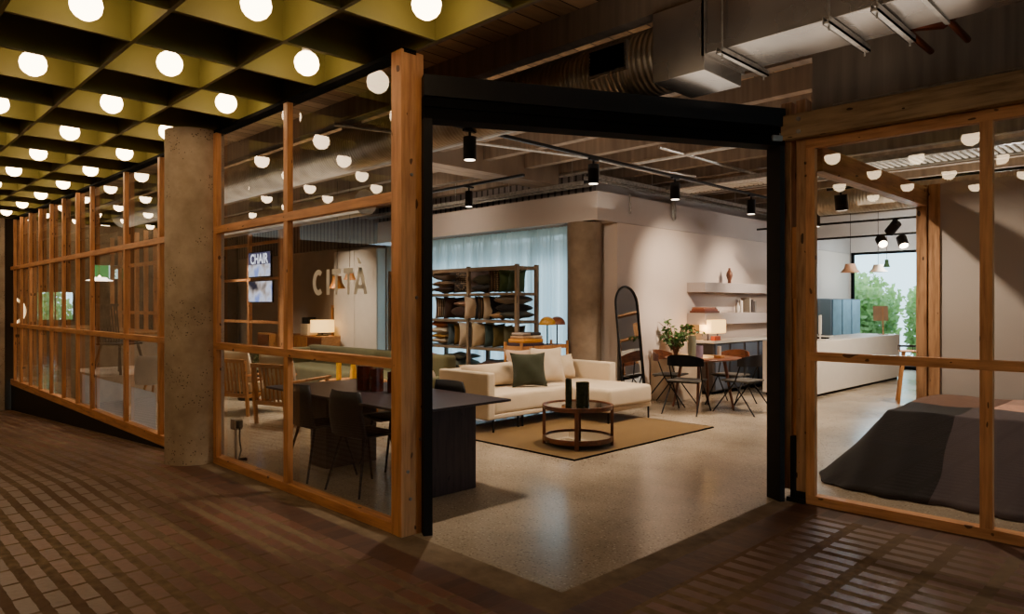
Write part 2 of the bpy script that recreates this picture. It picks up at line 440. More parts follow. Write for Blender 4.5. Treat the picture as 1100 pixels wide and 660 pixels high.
# globes in alternate coffers
g0 = thing('globe_lamp', 'round lit opal globe lamp hanging in an olive ceiling coffer', 'lamp', group='globe lamps in the coffered ceiling')
MB().lathe([(0, -.085), (.03, -.0795), (.06, -.060), (.078, -.034), (.085, 0), (.078, .034), (.06, .060), (.035, .0775), (.024, .0815)], seg=16).build('globe', M['globe'], g0, True)
MB().lathe([(0, .20), (.032, .20), (.032, .075), (0, .075)], seg=12).build('lamp_holder', M['offwhite'], g0, True)
first = True
for i in range(len(xs)-1):
    for j in range(len(ys)-1):
        cx, cy = xs[i]+S/2, ys[j]-S/2
        ix = round((cx+5.21)/S-.0); iy = round((cy-1.77)/S)
        if (ix+iy) % 2: continue
        p = (cx, cy, CB+.03)
        if first: g0.location = p; first = False
        else: dup(g0, p)

# ---- enclosing walls
def wall(name, x0, x1, y0, y1, z0, z1, m, label, mb=None):
    return struct(name, MB().box(x0, x1, y0, y1, z0, z1), m, label)
wall('wall_left', -16.95, -16.5, -9, 2.6, -1.1, CB, M['concrete'], 'concrete wall ending the arcade on the left')
wall('wall_sky_block', -17.3, 5, -9.2, -9, -1.1, DECK, M['dark'], 'unseen dark wall added behind the camera to block sky light')  # out of view, added so sky light does not flood the arcade
wall('wall_right', 4.8, 5, 5.1, 20, -.2, DECK, M['dark'], 'dark wall closing the right end')
# curtain wall / bulkhead
wall('wall_right', 4.8, 5, -9, 3.4, -.2, DECK, M['dark'], 'unseen dark wall added to narrow the daylight at the arcade end')  # out of view, added to cut down daylight from the right
wall('wall_bulkhead', -12.05, -6.5, 8.10, 8.30, 2.75, 3.17, M['soffit'], 'painted bulkhead above the curtain')
wall('wall_bulkhead', -6.80, -6.42, 8.10, 18, 2.75, 3.17, M['soffit'], 'painted bulkhead along the shelf wall')
wall('wall_right_white', -6.75, -6.45, 8.62, 18, 0, 2.75, M['white'], 'white wall with long shelves')
wall('wall_back', -26, -12.05, 8.32, 8.5, 0, 2.75, M['greywall'], 'taupe back wall of the shop')
wall('wall_upper', -26, -7.2, 8.95, 9.05, 2.7, DECK, M['ribbed'], 'ribbed upper wall behind the bulkhead')
wall('wall_upper', -7.3, -7.2, 9.05, 18, 2.7, DECK, M['soffit'], 'upper wall above the shelf wall')
mb = MB(); mb.box(-26, -6.8, 8.3, 9.05, 2.74, 2.76)
struct('ceiling_ledge', mb, M['soffit'])
mb = MB(); mb.box(-7.2, -6.8, 9.05, 18, 2.74, 2.76)
struct('ceiling_ledge', mb, M['soffit'])
wall('wall_ribbed', -26, -12.3, 8.2, 8.3, 2.75, DECK, M['ribbed'], 'vertical ribbed cladding high on the back wall')
# window behind curtain
f = struct('window_1', MB().box(-12.05, -6.75, 8.60, 8.66, 0, .1).box(-12.05, -6.75, 8.60, 8.66, 2.68, 2.76), M['blackmat'], 'daylit window behind the curtain')
for x in (-12.0, -10.7, -9.4, -8.1, -6.85): MB().box(x-.03, x+.03, 8.6, 8.66, .1, 2.7).build('mullion', M['blackmat'], f)
# far end wall with window 2
wall('wall_far', -26, -6.42, 18, 18.2, 0, DECK, M['white'], 'pale far wall')
wall('wall_far', -6.42, 5, 18, 18.2, 2.78, DECK, M['white'], 'pale far wall over the window')
wall('wall_far', -4.85, 5, 18, 18.2, 0, 2.78, M['white'], 'pale far wall right of the window')
f = struct('window_2', MB().box(-6.42, -6.36, 18.02, 18.1, 0, 2.78).box(-4.91, -4.85, 18.02, 18.1, 0, 2.78).box(-6.36, -4.91, 18.02, 18.1, 2.72, 2.78).box(-6.36, -4.91, 18.02, 18.1, 0, .08), M['blackmat'], 'tall window onto green trees')
MB().poly([(-6.36, 18.06, .08), (-4.91, 18.06, .08), (-4.91, 18.06, 2.72), (-6.36, 18.06, 2.72)]).build('pane', M['glass'], f)
# left end wall of the shop with window 3
mb = MB()
mb.box(-26.2, -26, 2.4, 4.9, 0, DECK).box(-26.2, -26, 5.95, 7.2, 0, DECK).box(-26.2, -26, 8.1, 18.2, 0, DECK).box(-26.2, -26, 4.9, 5.95, 0, 1.0).box(-26.2, -26, 4.9, 5.95, 1.95, DECK).box(-26.2, -26, 7.2, 8.1, 2.0, DECK)
struct('wall_left_end', mb, M['dark'], 'dark end wall of the shop')
f = struct('window_3', MB().box(-26.1, -26.05, 4.9, 5.95, 1.0, 1.04).box(-26.1, -26.05, 4.9, 5.95, 1.91, 1.95), M['blackmat'], 'bright window at the far left end')
for yy in (4.92, 5.42, 5.93): MB().box(-26.1, -26.05, yy-.02, yy+.02, 1.04, 1.91).build('mullion', M['blackmat'], f)
f = struct('door_2', MB().box(-26.1, -26.05, 7.2, 7.27, 0, 2.0).box(-26.1, -26.05, 8.03, 8.1, 0, 2.0).box(-26.1, -26.05, 7.27, 8.03, 1.94, 2.0).box(-26.1, -26.05, 7.27, 8.03, .9, .95), M['blackmat'], 'glazed door onto greenery deep in the left bays')
MB().poly([(-26.08, 7.27, 0), (-26.08, 8.03, 0), (-26.08, 8.03, 1.94), (-26.08, 7.27, 1.94)]).build('pane', M['glass'], f)
# rear wall behind left part of camera side
wall('wall_arcade_end', -26.2, -16.55, 2.6, 2.75, -1.1, DECK, M['dark'], 'dark wall beyond the arcade')

# ---- columns
def rcol(x, y, r, z0, z1, mat, label):
    o = MB().lathe([(0, z0), (r, z0), (r, z1), (0, z1)], (0, 0, 0), 40).build('column', mat, smooth=True)
    o.location = (x, y, 0); o['kind'] = 'structure'; o['label'] = label; return o
rcol(-7.02, 2.62, .265, -.02, CB, M['concrete'], 'thick round pitted concrete column in the glass front')
rcol(-6.86, 8.34, .26, 0, 2.75, M['concrete_in'], 'round concrete column at the end of the curtain')

# ================================================================== GLASS FRONT A (left of the entrance)
def timber_front(name, label, posts, rails, x0, x1, y, panes, film=None, jambw=.075):
    """posts: list of (x, width); rails: list of z"""
    t = tag(bpy.data.objects.new(name, None), label); COL.objects.link(t); t['kind'] = 'structure'
    for x, w, z0, z1 in posts: MB().box(x-w/2, x+w/2, y-.06, y-.01, z0, z1).build('frame_post', M['timber'], t, bevel=.003)
    for z, h, d in rails: MB().box(x0, x1, y-.055 if d < .05 else y-.062, y-.062+d, z-h/2, z+h/2).build('frame_rail', M['timber_x'], t, bevel=.003)
    for a, b, c, d in panes: MB().poly([(a, y-.005, c), (b, y-.005, c), (b, y-.005, d), (a, y-.005, d)]).build('pane', M['glass'], t)
    return t
w1 = timber_front('window_4', 'two-bay timber framed glass front beside the entrance',
    [(-6.72, .07, 0, 3.13), (-5.31, .07, 0, 3.13)],
    [(.035, .07, .09), (1.115, .065, .070), (2.21, .07, .060)], -6.75, -3.84, YA,
    [(-6.69, -5.345, .07, 3.15), (-5.275, -3.84, .07, 3.15)])
cp = struct('column_timber', MB().box(-3.84, -3.782, 2.685, 2.80, 0, 3.155).box(-3.78, -3.72, 2.68, 2.86, 0, 3.155), M['timber'], 'thick double timber corner post left of the entrance', bevel=.004)
for (yy, z) in ((2.73, .42), (2.83, .62), (2.75, .24), (2.80, 1.55), (2.76, 2.35)):
    MB().cyl((-3.722, yy, z), (-3.712, yy, z), .011, seg=10).build('bolt', M['grate'], cp)
px = [-9.47, -10.95, -11.70, -12.50, -13.30, -14.08, -14.85, -15.60, -16.20]
panes = []
for a, b in zip([-7.25]+px, px): panes.append((b+.04, a-.04, .08, 3.15))
timber_front('window_5', 'long row of narrow timber framed panes beyond the concrete column',
    [(x, .065, 0.0, 3.13) for x in px] + [(-8.25, .065, 0, 3.13)],
    [(.02, .11, .08), (1.115, .065, .06), (2.21, .065, .06)], -16.5, -7.2, YA, panes)
for a, b in ((-10.91, -9.51), (-11.66, -10.99), (-9.43, -8.55)):
    o = MB().poly([(a, YA+.01, .08), (b, YA+.01, .08), (b, YA+.01, .50), (a, YA+.01, .50)]).build('window_film', M['film']); o['kind'] = 'structure'; o['label'] = 'frosted film on the bottom of the glass'
o = MB().box(-16.5, -7.25, 2.70, 2.76, -1.0, -.035).build('trim_1', M['black']); o['kind'] = 'structure'; o['label'] = 'black steel upstand under the sloping window sill'
o = MB().box(-16.5, -3.72, 2.70, 2.80, 3.135, 3.165).build('trim_2', M['blackmat']); o['kind'] = 'structure'; o['label'] = 'dark steel head trim over the glass front'
# white letters on the glass
def letters(txt, size, mat, name, loc, rot, offset=.0, extrude=.001, sx=1, parent=None, tags=None, spacing=1.0):
    cu = bpy.data.curves.new(name, 'FONT'); cu.body = txt; cu.size = size; cu.offset = offset; cu.extrude = extrude
    cu.align_x = 'CENTER'; cu.align_y = 'CENTER'; cu.space_character = spacing
    tmp = bpy.data.objects.new('tmp_text', cu); COL.objects.link(tmp)
    dg = bpy.context.evaluated_depsgraph_get(); dg.update()
    me = bpy.data.meshes.new_from_object(tmp.evaluated_get(dg)); bpy.data.objects.remove(tmp)
    me.materials.clear(); me.materials.append(mat)
    o = bpy.data.objects.new(name, me); COL.objects.link(o); o.location = loc; o.rotation_euler = rot; o.scale = (sx, 1, 1)
    if parent is not None: o.parent = parent
    return o
M['vinyl'] = plain('white_vinyl', '#f7f2ea', .7, 0, .3, .02)
letw = thing('shop_sign', 'large white word CITTÀ lettered on the glass', 'sign', (0, 0, 0))
# hand-cut bold capitals: each letter a polygon set in (x,z) metres, height .2
def letter_poly(parts, x, z0, w, h):
    mb = MB()
    for poly in parts: mb.poly([(x+px*w, YA-.008, z0+pz*h) for px, pz in poly])
    return mb
LI = [[(.0, 0), (1, 0), (1, 1), (0, 1)]]
LT = [[(0, .8), (1, .8), (1, 1), (0, 1)], [(.37, 0), (.63, 0), (.63, .8), (.37, .8)]]
LA = [[(0, 0), (.24, 0), (.61, 1), (.39, 1)], [(1, 0), (.76, 0), (.43, .9), (.5, 1), (.61, 1)], [(.24, .2), (.76, .2), (.70, .36), (.30, .36)]]
def arc(cx, cz, r, a0, a1, n=14): return [(cx+r*math.cos(R(a0+(a1-a0)*i/n)), cz+r*math.sin(R(a0+(a1-a0)*i/n))) for i in range(n+1)]
oc, ic = [], []
LC = []
n = 16
for i in range(n):
    a0, a1 = R(52+256*i/n), R(52+256*(i+1)/n)
    f = lambda a, rx, rz: (.56+rx*math.cos(a), .5+rz*math.sin(a))
    LC.append([f(a0, .56, .52), f(a1, .56, .52), f(a1, .27, .31), f(a0, .27, .31)])
zb = 1.575
H_ = .155
for name, parts, xa, xb in (('letter', LC, -4.965, -4.81), ('letter', LI, -4.76, -4.715), ('letter', LT, -4.68, -4.555), ('letter', LT, -4.515, -4.39), ('letter', LA, -4.385, -4.205)):
    letter_poly(parts, xa, 1.578, xb-xa, .19).build('letter', M['vinyl'], letw, fix=False)
letter_poly([[(.0, 1), (.5, .0), (1, .15), (.45, 1.1)]], -4.345, 1.79, .065, .045).build('letter', M['vinyl'], letw, fix=False)

# ================================================================== ENTRANCE: black steel frame set diagonally
P1, P2 = Vector((-3.69, 2.86, 0)), Vector((-2.41, 5.29, 0))
D = (P2-P1).normalized(); Nn = Vector((D.y, -D.x, 0)); L = (P2-P1).length
ang = math.atan2(D.y, D.x)
fr = tag(thing('door_1', 'black steel frame of the wide folding entrance opening', None, P1, ang), kind='structure')
MB().box(-.03, .03, -.06, .10, 0, 2.72).build('frame_post', M['black'], fr, bevel=.003)
MB().box(L-.045, L+.0, -.06, .10, 0, 2.72).build('frame_post', M['black'], fr, bevel=.003)
MB().box(-.03, L, -.07, .11, 2.86, 3.0).build('frame_head', M['black'], fr, bevel=.003)
mb = MB().box(-.03, L, -.055, .10, 2.795, 2.86).box(-.03, L, -.045, .08, 2.76, 2.795).box(-.03, L, -.06, .10, 2.715, 2.76)
mb.build('track_housing', M['blackmat'], fr)
MB().box(L-.12, L-.03, -.075, -.055, 2.745, 2.79).build('bracket', M['grate'], fr, bevel=.004)
# folded door stack behind right post: dark steel foot
o = MB().box(-2.334, -2.298, 5.30, 5.36, .0, .50).box(-2.36, -2.225, 5.29, 5.42, 0, .035).box(-2.296, -2.225, 5.31, 5.41, .035, .085).build('post_shoe', M['black'], bevel=.003)
tag(o, 'black steel post foot between the right entrance posts', 'bracket')

# right jamb posts + header
j = struct('column_jamb', MB().box(-2.415, -2.335, 5.325, 5.44, .085, 3.06), M['post_old'], 'pair of timber posts right of the entrance', bevel=.004)
MB().box(-2.296, -2.225, 5.32, 5.44, .085, 3.06).build('post', M['post_old'], j, bevel=.004)
MB().box(-2.335, -2.296, 5.36, 5.44, .50, 1.55).build('packing_block', M['timber'], j)
MB().box(-2.335, -2.296, 5.34, 5.44, 1.55, 2.1).build('packing_block', M['timber'], j)
hd = struct('beam_header', MB().box(-2.44, 4.8, 5.235, 5.318, 2.755, 2.94), M['header'], 'rough timber header beam with four bolts at its end', bevel=.006)
MB().box(-2.42, 4.8, 5.445, 5.50, 2.745, 2.925).build('rear_board', M['header'], hd)
for x in (-2.39, -2.24):
    for z in (2.80, 2.895): MB().cyl((x, 5.222, z), (x, 5.240, z), .017, seg=6).build('bolt', M['grate'], hd)
MB().box(-2.22, 4.8, 5.32, 5.44, 2.76, 2.90).build('blocking', M['post_old'], hd)
MB().box(-2.2, 4.8, 5.38, 5.5, 2.94, 3.5).build('infill', M['joist'], None)['kind'] = 'structure'
bpy.data.objects['infill'].name = 'wall_above_header'
w6 = timber_front('window_6', 'timber framed glass front right of the entrance',
    [(-2.19, .068, 0, 2.755), (-1.07, .072, 0, 2.755), (.05, .072, 0, 2.755), (1.2, .072, 0, 2.755), (2.3, .072, 0, 2.755)],
    [(.035, .07, .09), (1.115, .065, .07), (2.715, .075, .06)], -2.22, 4.8, YB,
    [(-2.155, -1.105, .07, 2.68), (-1.035, .015, .07, 2.68), (.085, 1.165, .07, 2.68), (1.235, 2.265, .07, 2.68)])

# ================================================================== CEILING SERVICES
t = thing('sheet_metal_duct', 'large rectangular sheet metal duct over the entrance', 'duct')
MB().box(-2.72, -2.33, 4.03, 4.52, 3.0, 3.47).build('end_box', M['sheet'], t, bevel=.004)
MB().box(-2.33, 1.6, 4.05, 4.54, 3.106, 3.47).build('main_duct', M['sheet'], t, bevel=.004)
for x in (-2.34, -1.1, .3):
    MB().box(x-.012, x+.012, 4.03, 4.56, 3.09, 3.48).build('joint_flange', M['grate'], t)
def strut(x, y0, y1, z, lab):
    t = thing('trapeze_bracket', lab, 'bracket')
    MB().box(x-.02, x+.02, y0, y1, z, z+.012).box(x-.02, x-.014, y0, y1, z, z+.04).box(x+.014, x+.02, y0, y1, z, z+.04).build('channel', M['grate'], t)
    for yy in (y0+.04, y1-.04): MB().cyl((x, yy, z-.03), (x, yy, 3.73), .006, seg=8).build('rod', M['grate'], t)
strut(-2.2, 3.98, 4.62, 3.06, 'galvanised hanger bracket under the duct nearest the entrance')
strut(-1.55, 3.98, 4.62, 3.06, 'galvanised hanger bracket under the middle of the duct')
strut(-1.3, 3.98, 4.62, 3.055, 'galvanised hanger bracket under the right length of duct')
t = thing('copper_pipe', 'red-brown copper pipe with drops beside the duct at upper right', 'pipe')
MB().tube([(-1.35, 4.75, 3.2), (-1.2, 4.85, 3.2), (-1.1, 4.9, 3.28), (3, 4.9, 3.28)], .03).build('pipe', M['copper'], t, True)
MB().cyl((-1.30, 4.55, 3.1), (-1.30, 5.0, 3.1), .02).cyl((-1.1, 4.55, 3.12), (-1.1, 5.0, 3.12), .02).build('branch', M['copper'], t, True)
o = MB().tube([(-2.0, 5.27, 2.952), (0, 5.27, 2.952), (3, 5.27, 2.956)], .012).build('conduit', M['grate'], smooth=True); tag(o, 'thin steel conduit lying on the header beam', 'conduit')
# spiral duct through the entrance
t = thing('spiral_duct', 'big round spiral duct running into the shop above the entrance', 'duct', (0, 4.27, 3.235))
MB().cyl((-15, 0, 0), (-2.72, 0, 0), .235, seg=40).build('pipe', M['duct'], t, True)
g = MB().box(-3.27, -2.93, -.25, -.19, -.08, .12).build('grille', M['sheet'], t)
mb = MB()
for i in range(7): mb.box(-3.25, -2.95, -.262, -.252, -.062+i*.025, -.052+i*.025)
mb.build('slat', M['blackmat'], g)
MB().box(-3.25, -2.95, -.2515, -.2505, -.065, .105).build('opening', M['blackmat'], g)
def sduct(name, lab, p, q, r):
    o = MB().cyl((0, 0, 0), Vector(q)-Vector(p), r, seg=32).build(name, M['duct'], smooth=True); o.location = p; tag(o, lab, 'duct'); return o
sduct('spiral_duct', 'round spiral duct seen through the right window high at the back', (-4.3, 10.8, 3.05), (2.5, 10.8, 3.05), .2)
sduct('spiral_duct', 'round spiral duct high behind the letters on the glass', (-16, 6.1, 3.1), (-9.4, 6.1, 3.1), .2)
o = MB().box(-6.42, -3.4, 14.2, 14.7, 2.83, 3.25).build('rectangular_duct', M['offwhite'], bevel=.01); tag(o, 'white boxed duct above the far counter', 'duct')
# slatted ceiling heater panel
t = thing('slatted_tray', 'long slatted metal tray lit from behind, hung under the joists', 'ceiling panel')
mb = MB()
for i in range(84): mb.box(-6.2+i*.075, -6.2+i*.075+.04, 9.35, 9.98, 3.29, 3.31)
mb.build('slat', plain('slat_white', '#ece8e0', .6, 0), t)
MB().box(-6.3, .2, 9.3, 9.35, 3.27, 3.33).box(-6.3, .2, 9.98, 10.03, 3.27, 3.33).build('rail', M['grate'], t)
# cable trays
def tray(p, q, lab, w=.22):
    p, q = Vector(p), Vector(q); d = (q-p).normalized(); s = Vector((-d.y, d.x, 0)); n = int((q-p).length/.12)
    t = thing('cable_tray', lab, 'cable tray')
    MB().bar(p-s*w/2, q-s*w/2, .012, .05).bar(p+s*w/2, q+s*w/2, .012, .05).build('side_rail', M['grate'], t)
    mb = MB()
    for i in range(n): c = p+d*(i*.12+.05); mb.bar(c-s*w/2, c+s*w/2, .018, .012)
    mb.build('rung', M['grate'], t)
    MB().tube([p+s*.05+Vector((0, 0, .03)), (p+q)/2+s*.0+Vector((0, 0, .03)), q+s*.04+Vector((0, 0, .03))], .018).build('cable', M['rubber'], t, True)
    mb = MB()
    for i in range(int((q-p).length/1.3)+1):
        c = p+d*(.2+i*1.3); mb.cyl(c, (c.x, c.y, 3.73), .006, seg=6)
    mb.build('hanger', M['grate'], t)
tray((-12, 7.75, 3.22), (-6.3, 7.75, 3.22), 'wire cable tray above the curtain bulkhead')
tray((-6.15, 7.6, 3.27), (-6.15, 15, 3.27), 'wire cable tray above the shelf wall')
# conduits on the walls
o = MB().tube([(-6.41, 8.9, 3.2), (-6.41, 8.9, 2.9)], .014).build('conduit', M['grate'], smooth=True); tag(o, 'short steel conduit dropping onto the bulkhead near the column', 'conduit')
o = MB().tube([(-6.39, 10.05, 3.2), (-6.39, 10.05, 2.93), (-6.39, 10.09, 2.9), (-6.39, 10.13, 2.93), (-6.39, 10.13, 3.2)], .014).build('conduit', M['grate'], smooth=True); tag(o, 'hooked steel conduit on the bulkhead over the shelves', 'conduit')
o = MB().tube([(-5.6, 3.3, 3.12), (-5.4, 6.9, 3.30), (-5.35, 9, 3.35)], .018).build('pipe', M['grate'], smooth=True); tag(o, 'thin galvanised pipe beside the near ceiling track', 'pipe')
o = MB().tube([(-7.05, 8.0, 3.45), (-5, 8.0, 3.45), (-2.5, 8.0, 3.45)], .03).build('pipe', M['grate'], smooth=True); tag(o, 'sprinkler pipe under the joists with side branches', 'pipe')
for xx in (-5.9, -4.9, -3.9):
    MB().tube([(xx, 7.4, 3.45), (xx, 10.4, 3.45)], .022).build('branch', M['grate'], o, True)

# track spots
def spot_fixture(name, label, loc, lz=.2, r=.058, face='spotface', rz=0, tilt=0, group=None):
    t = thing(name, label, 'spotlight', loc, rz, group)
    m = Matrix.Rotation(tilt, 4, 'X')
    MB().lathe([(0, -lz), (r*.86, -lz), (r, -lz+.004), (r, 0), (0, 0)], seg=20).xf(m).build('can', M['black'], t, True)
    MB().lathe([(0, -.001), (r*.82, -.001), (r*.82, 0), (0, 0)], (0, 0, -lz-.001), seg=20).xf(m).build('lens', M[face], t)
    MB().cyl((0, 0, -.02), (0, 0, .05), .012).box(-.018, .018, -.07, .07, .045, .065).build('arm', M['black'], t)
    return t
tr = tag(MB().box(-4.69, -4.655, 3.55, 11.8, 3.045, 3.075).build('lighting_track', M['black']), 'long black lighting track running from the entrance toward the shelves', 'lighting track')
for i, (yy, lab) in enumerate(((4.1, 'black cylinder spotlight on the track nearest the entrance'), (5.83, 'black cylinder spotlight second along the track, in front of the main beam end'),
        (7.4, 'black cylinder spotlight third along the track'), (9.35, 'black cylinder spotlight fourth along the track, above the white shelves'), (11.6, 'black cylinder spotlight last on the track beside the right post'))):
    spot_fixture('track_spotlight', lab, (-4.672, yy, 2.98))
tag(MB().box(-13, -5.9, 6.02, 6.055, 3.045, 3.075).build('lighting_track', M['black']), 'black lighting track crossing above the shelves of cushions', 'lighting track')
spot_fixture('track_spotlight', 'black cylinder spotlight on the crossing track above the sofa', (-6.9, 6.04, 2.98), r=.05)
# right bay tracks
tag(MB().box(-3.5, 1.5, 9.0, 9.03, 2.93, 2.96).build('lighting_track', M['black']), 'black lighting track behind the right window, lower of two', 'lighting track')
tag(MB().box(-5.5, 1.5, 11.2, 11.23, 2.75, 2.78).build('lighting_track', M['black']), 'black lighting track behind the right window, farther of two', 'lighting track')
spot_fixture('track_spotlight', 'black spotlight tilted on the track at the left edge of the right window', (-3.32, 8.98, 2.86), tilt=R(12), r=.075, lz=.19)
spot_fixture('track_spotlight', 'black spotlight tilted sideways above the far window', (-3.35, 11.2, 2.70), tilt=R(50), r=.07, lz=.2, rz=R(60))
spot_fixture('track_spotlight', 'lit black spotlight over the far window, left of the bright pair', (-3.80, 11.9, 2.54), tilt=R(-55), r=.075, lz=.16, face='spotlit', rz=R(35))
spot_fixture('track_spotlight', 'lit black spotlight beside the inner timber post, right of the bright pair', (-3.50, 11.9, 2.54), tilt=R(-35), r=.075, lz=.16, face='spotlit', rz=R(40))
tag(MB().box(-5.5, 1.5, 11.9, 11.93, 2.585, 2.615).build('lighting_track', M['black']), 'black lighting track carrying the bright pair of spotlights', 'lighting track')

# inner timber frame + partition of right bay
MB_ = MB().box(-2.28, -2.17, 5.50, 8.2, 2.53, 2.72)
struct('beam_inner', MB_, M['timber_y'], 'timber beam running back from the right window')
struct('column_inner', MB().box(-2.27, -2.17, 8.2, 8.32, 0, 2.75), M['post_old'], 'inner timber post beside the partition', bevel=.004)
struct('column_inner', MB().box(-2.155, -2.05, 8.2, 8.32, 0, 2.75), M['post_old'], 'second inner timber post against the partition', bevel=.004)
wall('wall_partition', -2.05, 4.8, 8.22, 8.36, 0, 2.75, M['soffit'], 'plain partition behind the bed')

# ================================================================== CURTAIN
mb = MB(); n = 1000; x0, x1 = -12.0, -6.9
prev = None
rnd = random.Random(3)
ph = 0
for i in range(n+1):
    x = x0+(x1-x0)*i/n; ph += .36+.12*math.sin(i*.09)
    y = 8.41+.05*math.sin(ph)+.014*math.sin(ph*.37)
    a = mb.bm.verts.new((x, y, .03)); b = mb.bm.verts.new((x, 8.40+(y-8.40)*.7, 2.74))
    if prev: mb.bm.faces.new((prev[0], a, b, prev[1]))
    prev = (a, b)
tag(mb.build('sheer_curtain', M['curtain'], smooth=True), 'pale sheer pleated curtain glowing with daylight behind the shelves', 'curtain')

# ================================================================== CUSHIONS
CM = {}
def cm(key, hexa, hexb=None, pat=None):
    if key in CM: return CM[key]
    if pat == 'check':
        t = NT(key); v = t.coord((1, 1, 1)); ch = t.n('ShaderNodeTexVoronoi'); ch.inputs['Scale'].default_value = 30; ch.inputs['Randomness'].default_value = .15; t.l(v, ch.inputs['Vector'])
        t.pbr(t.mix(t.math('LESS_THAN', ch.outputs['Distance'], .36), lin(hexa), lin(hexb)), .95); m = t.m
    elif pat == 'stripe':
        t = NT(key); v = t.coord(); w = t.n('ShaderNodeTexWave', _bands_direction='X'); w.inputs['Scale'].default_value = 9; t.l(v, w.inputs[0])
        t.pbr(t.mix(t.math('GREATER_THAN', w.outputs['Fac'], .5), lin(hexa), lin(hexb)), .95); m = t.m
    else: m = fabric(key, hexa, hexb, 70)
    CM[key] = m; return m
def cushion_mb(w, h, t, N=12, seed=0):
    """pillow in the x-z plane, thickness along y, centred"""
    rnd = random.Random(seed); mb = MB(); F, B = {}, {}
    a1, a2 = rnd.uniform(-1, 1), rnd.uniform(-1, 1)
    for i in range(N+1):
        for k in range(N+1):
            u, v = -1+2*i/N, -1+2*k/N
            pin = 1-.10*(1-v*v) if True else 1
            x = u*w/2*(1-.12*(1-v*v)*abs(u)**3); z = v*h/2*(1-.12*(1-u*u)*abs(v)**3)
            th = t/2*1.12*max(0, (1-u*u)*(1-v*v))**.48
            wr = .006*math.sin(5*u+a1*4)*math.cos(4*v+a2*3)*(1-u*u)*(1-v*v)*4
            edge = i in (0, N) or k in (0, N)
            F[i, k] = mb.bm.verts.new((x, -th+wr, z))
            B[i, k] = F[i, k] if edge else mb.bm.verts.new((x, th+wr, z))
    for i in range(N):
        for k in range(N):
            mb.bm.faces.new((F[i, k], F[i+1, k], F[i+1, k+1], F[i, k+1]))
            q = (B[i, k], B[i, k+1], B[i+1, k+1], B[i+1, k])
            mb.bm.faces.new(q)
    return mb
_cn = [0]
def cushion(label, mat, x, y, z, w=.45, h=None, t=.15, rz=0, rx=0, ry=0, name='cushion', cat='cushion', group=None):
    """z = bottom height; rx: lean, ry: roll"""
    h = h or w; _cn[0] += 1
    o = cushion_mb(w, h, t, seed=_cn[0]).build(name, mat, smooth=True)
    rot = Matrix.Rotation(rz, 3, 'Z') @ Matrix.Rotation(rx, 3, 'X') @ Matrix.Rotation(ry, 3, 'Y')
    me = o.data; lo = min((rot @ v.co).z for v in me.vertices)
    o.rotation_euler = rot.to_euler(); o.location = (x, y, z-lo)
    tag(o, label, cat, group); return o

# ================================================================== CUSHION SHELVES
SY0, SY1 = 7.12, 7.60
sh = thing('open_shelving', 'long open wooden shelving unit full of cushions', 'shelving', (-.30, .33, .01))
posts = [-7.15, -8.25, -9.33, -10.42]
for x in posts:
    MB().box(x-.028, x+.028, SY0, SY0+.055, 0, 2.11).build('post', M['shelf_oak'], sh, bevel=.003)
    MB().box(x-.028, x+.028, SY1-.055, SY1, 0, 2.11).build('post', M['shelf_oak'], sh, bevel=.003)
    for z in (2.06, 1.66, 1.235, .80, .36): MB().box(x-.02, x+.02, SY0+.055, SY1-.055, z-.025, z+.02).build('side_rail', M['shelf_oak'], sh)
for z in (2.06,):
    MB().box(-10.42, -7.15, SY0+.01, SY0+.045, z-.03, z+.03).box(-10.42, -7.15, SY1-.045, SY1-.01, z-.03, z+.03).build('top_rail', M['shelf_oak_x'], sh)
SZ = [1.68, 1.255, .82, .38]
for z in SZ: MB().box(-10.42, -7.15, SY0+.015, SY1-.015, z-.04, z).build('shelf', M['shelf_oak_x'], sh, bevel=.003)
cy = 7.36
def up(label, mat, x, sz, w=.4, t=.14, rz=90, lean=0, y=cy):      # cushion on edge, standing in a row, seen along its edge
    return cushion(label, mat, x-.30, y+.33, SZ[sz]+.012, w, w, t, rz=R(rz), rx=R(lean))
def flat(label, mat, x, sz, dz=0, w=.48, t=.14, y=cy):
    return cushion(label, mat, x-.30, y+.33, SZ[sz]+.012+dz, w, w*.85, t, rx=R(90))
K = lambda k, a, b=None, p=None: cm(k, a, b, p)
taupe = K('taupe_cushion', '#5d5048'); dk = K('charcoal_cushion', '#2c2a2c'); grn = K('green_cushion', '#3f5340'); moss = K('moss_cushion', '#3d3a28')
tan = K('tan_cushion', '#a17d58'); wht = K('ivory_cushion', '#b5a48d'); br = K('dark_brown_cushion', '#3a2822'); dot = K('spotted_cushion', '#2c2520', '#9a836a', 'check'); stp = K('striped_cushion', '#6a5238', '#2c241d', 'stripe')
teal = K('teal_grey_cushion', '#3f4f4c'); oliv = K('olive_cushion', '#5c5330'); rust = K('rust_cushion', '#7a3f1e'); sand = K('sand_cushion', '#8c7752'); blue = K('slate_cushion', '#4c5960')
# top shelf, right bay
up('dark green cushion upright at the right end of the top shelf', grn, -7.38, 0, .36, .13, rz=8, lean=-8)
up('green cushion leaning behind the front right post of the top shelf', K('leaf_cushion', '#3b4a2c'), -7.52, 0, .37, .13, rz=60)
up('dotted brown cushion second from the green pair on the top shelf', K('beaded_cushion', '#3a2c22', '#8f7a52', 'check'), -7.66, 0, .36, .11, rz=78)
up('striped dark cushion standing left of the green pair on the top shelf', stp, -7.78, 0, .37, .10, rz=78)
flat('black cushion lying flat at the bottom of the top shelf middle bay', dk, -8.02, 0, 0, .46, .12)
flat('mossy brown cushion lying on the black one on the top shelf', moss, -8.0, 0, .10, .46, .17)
up('mauve grey cushion standing either side of the middle post', K('mauve_cushion', '#675856'), -8.30, 0, .39, .13, rz=15, lean=-10, y=7.42)
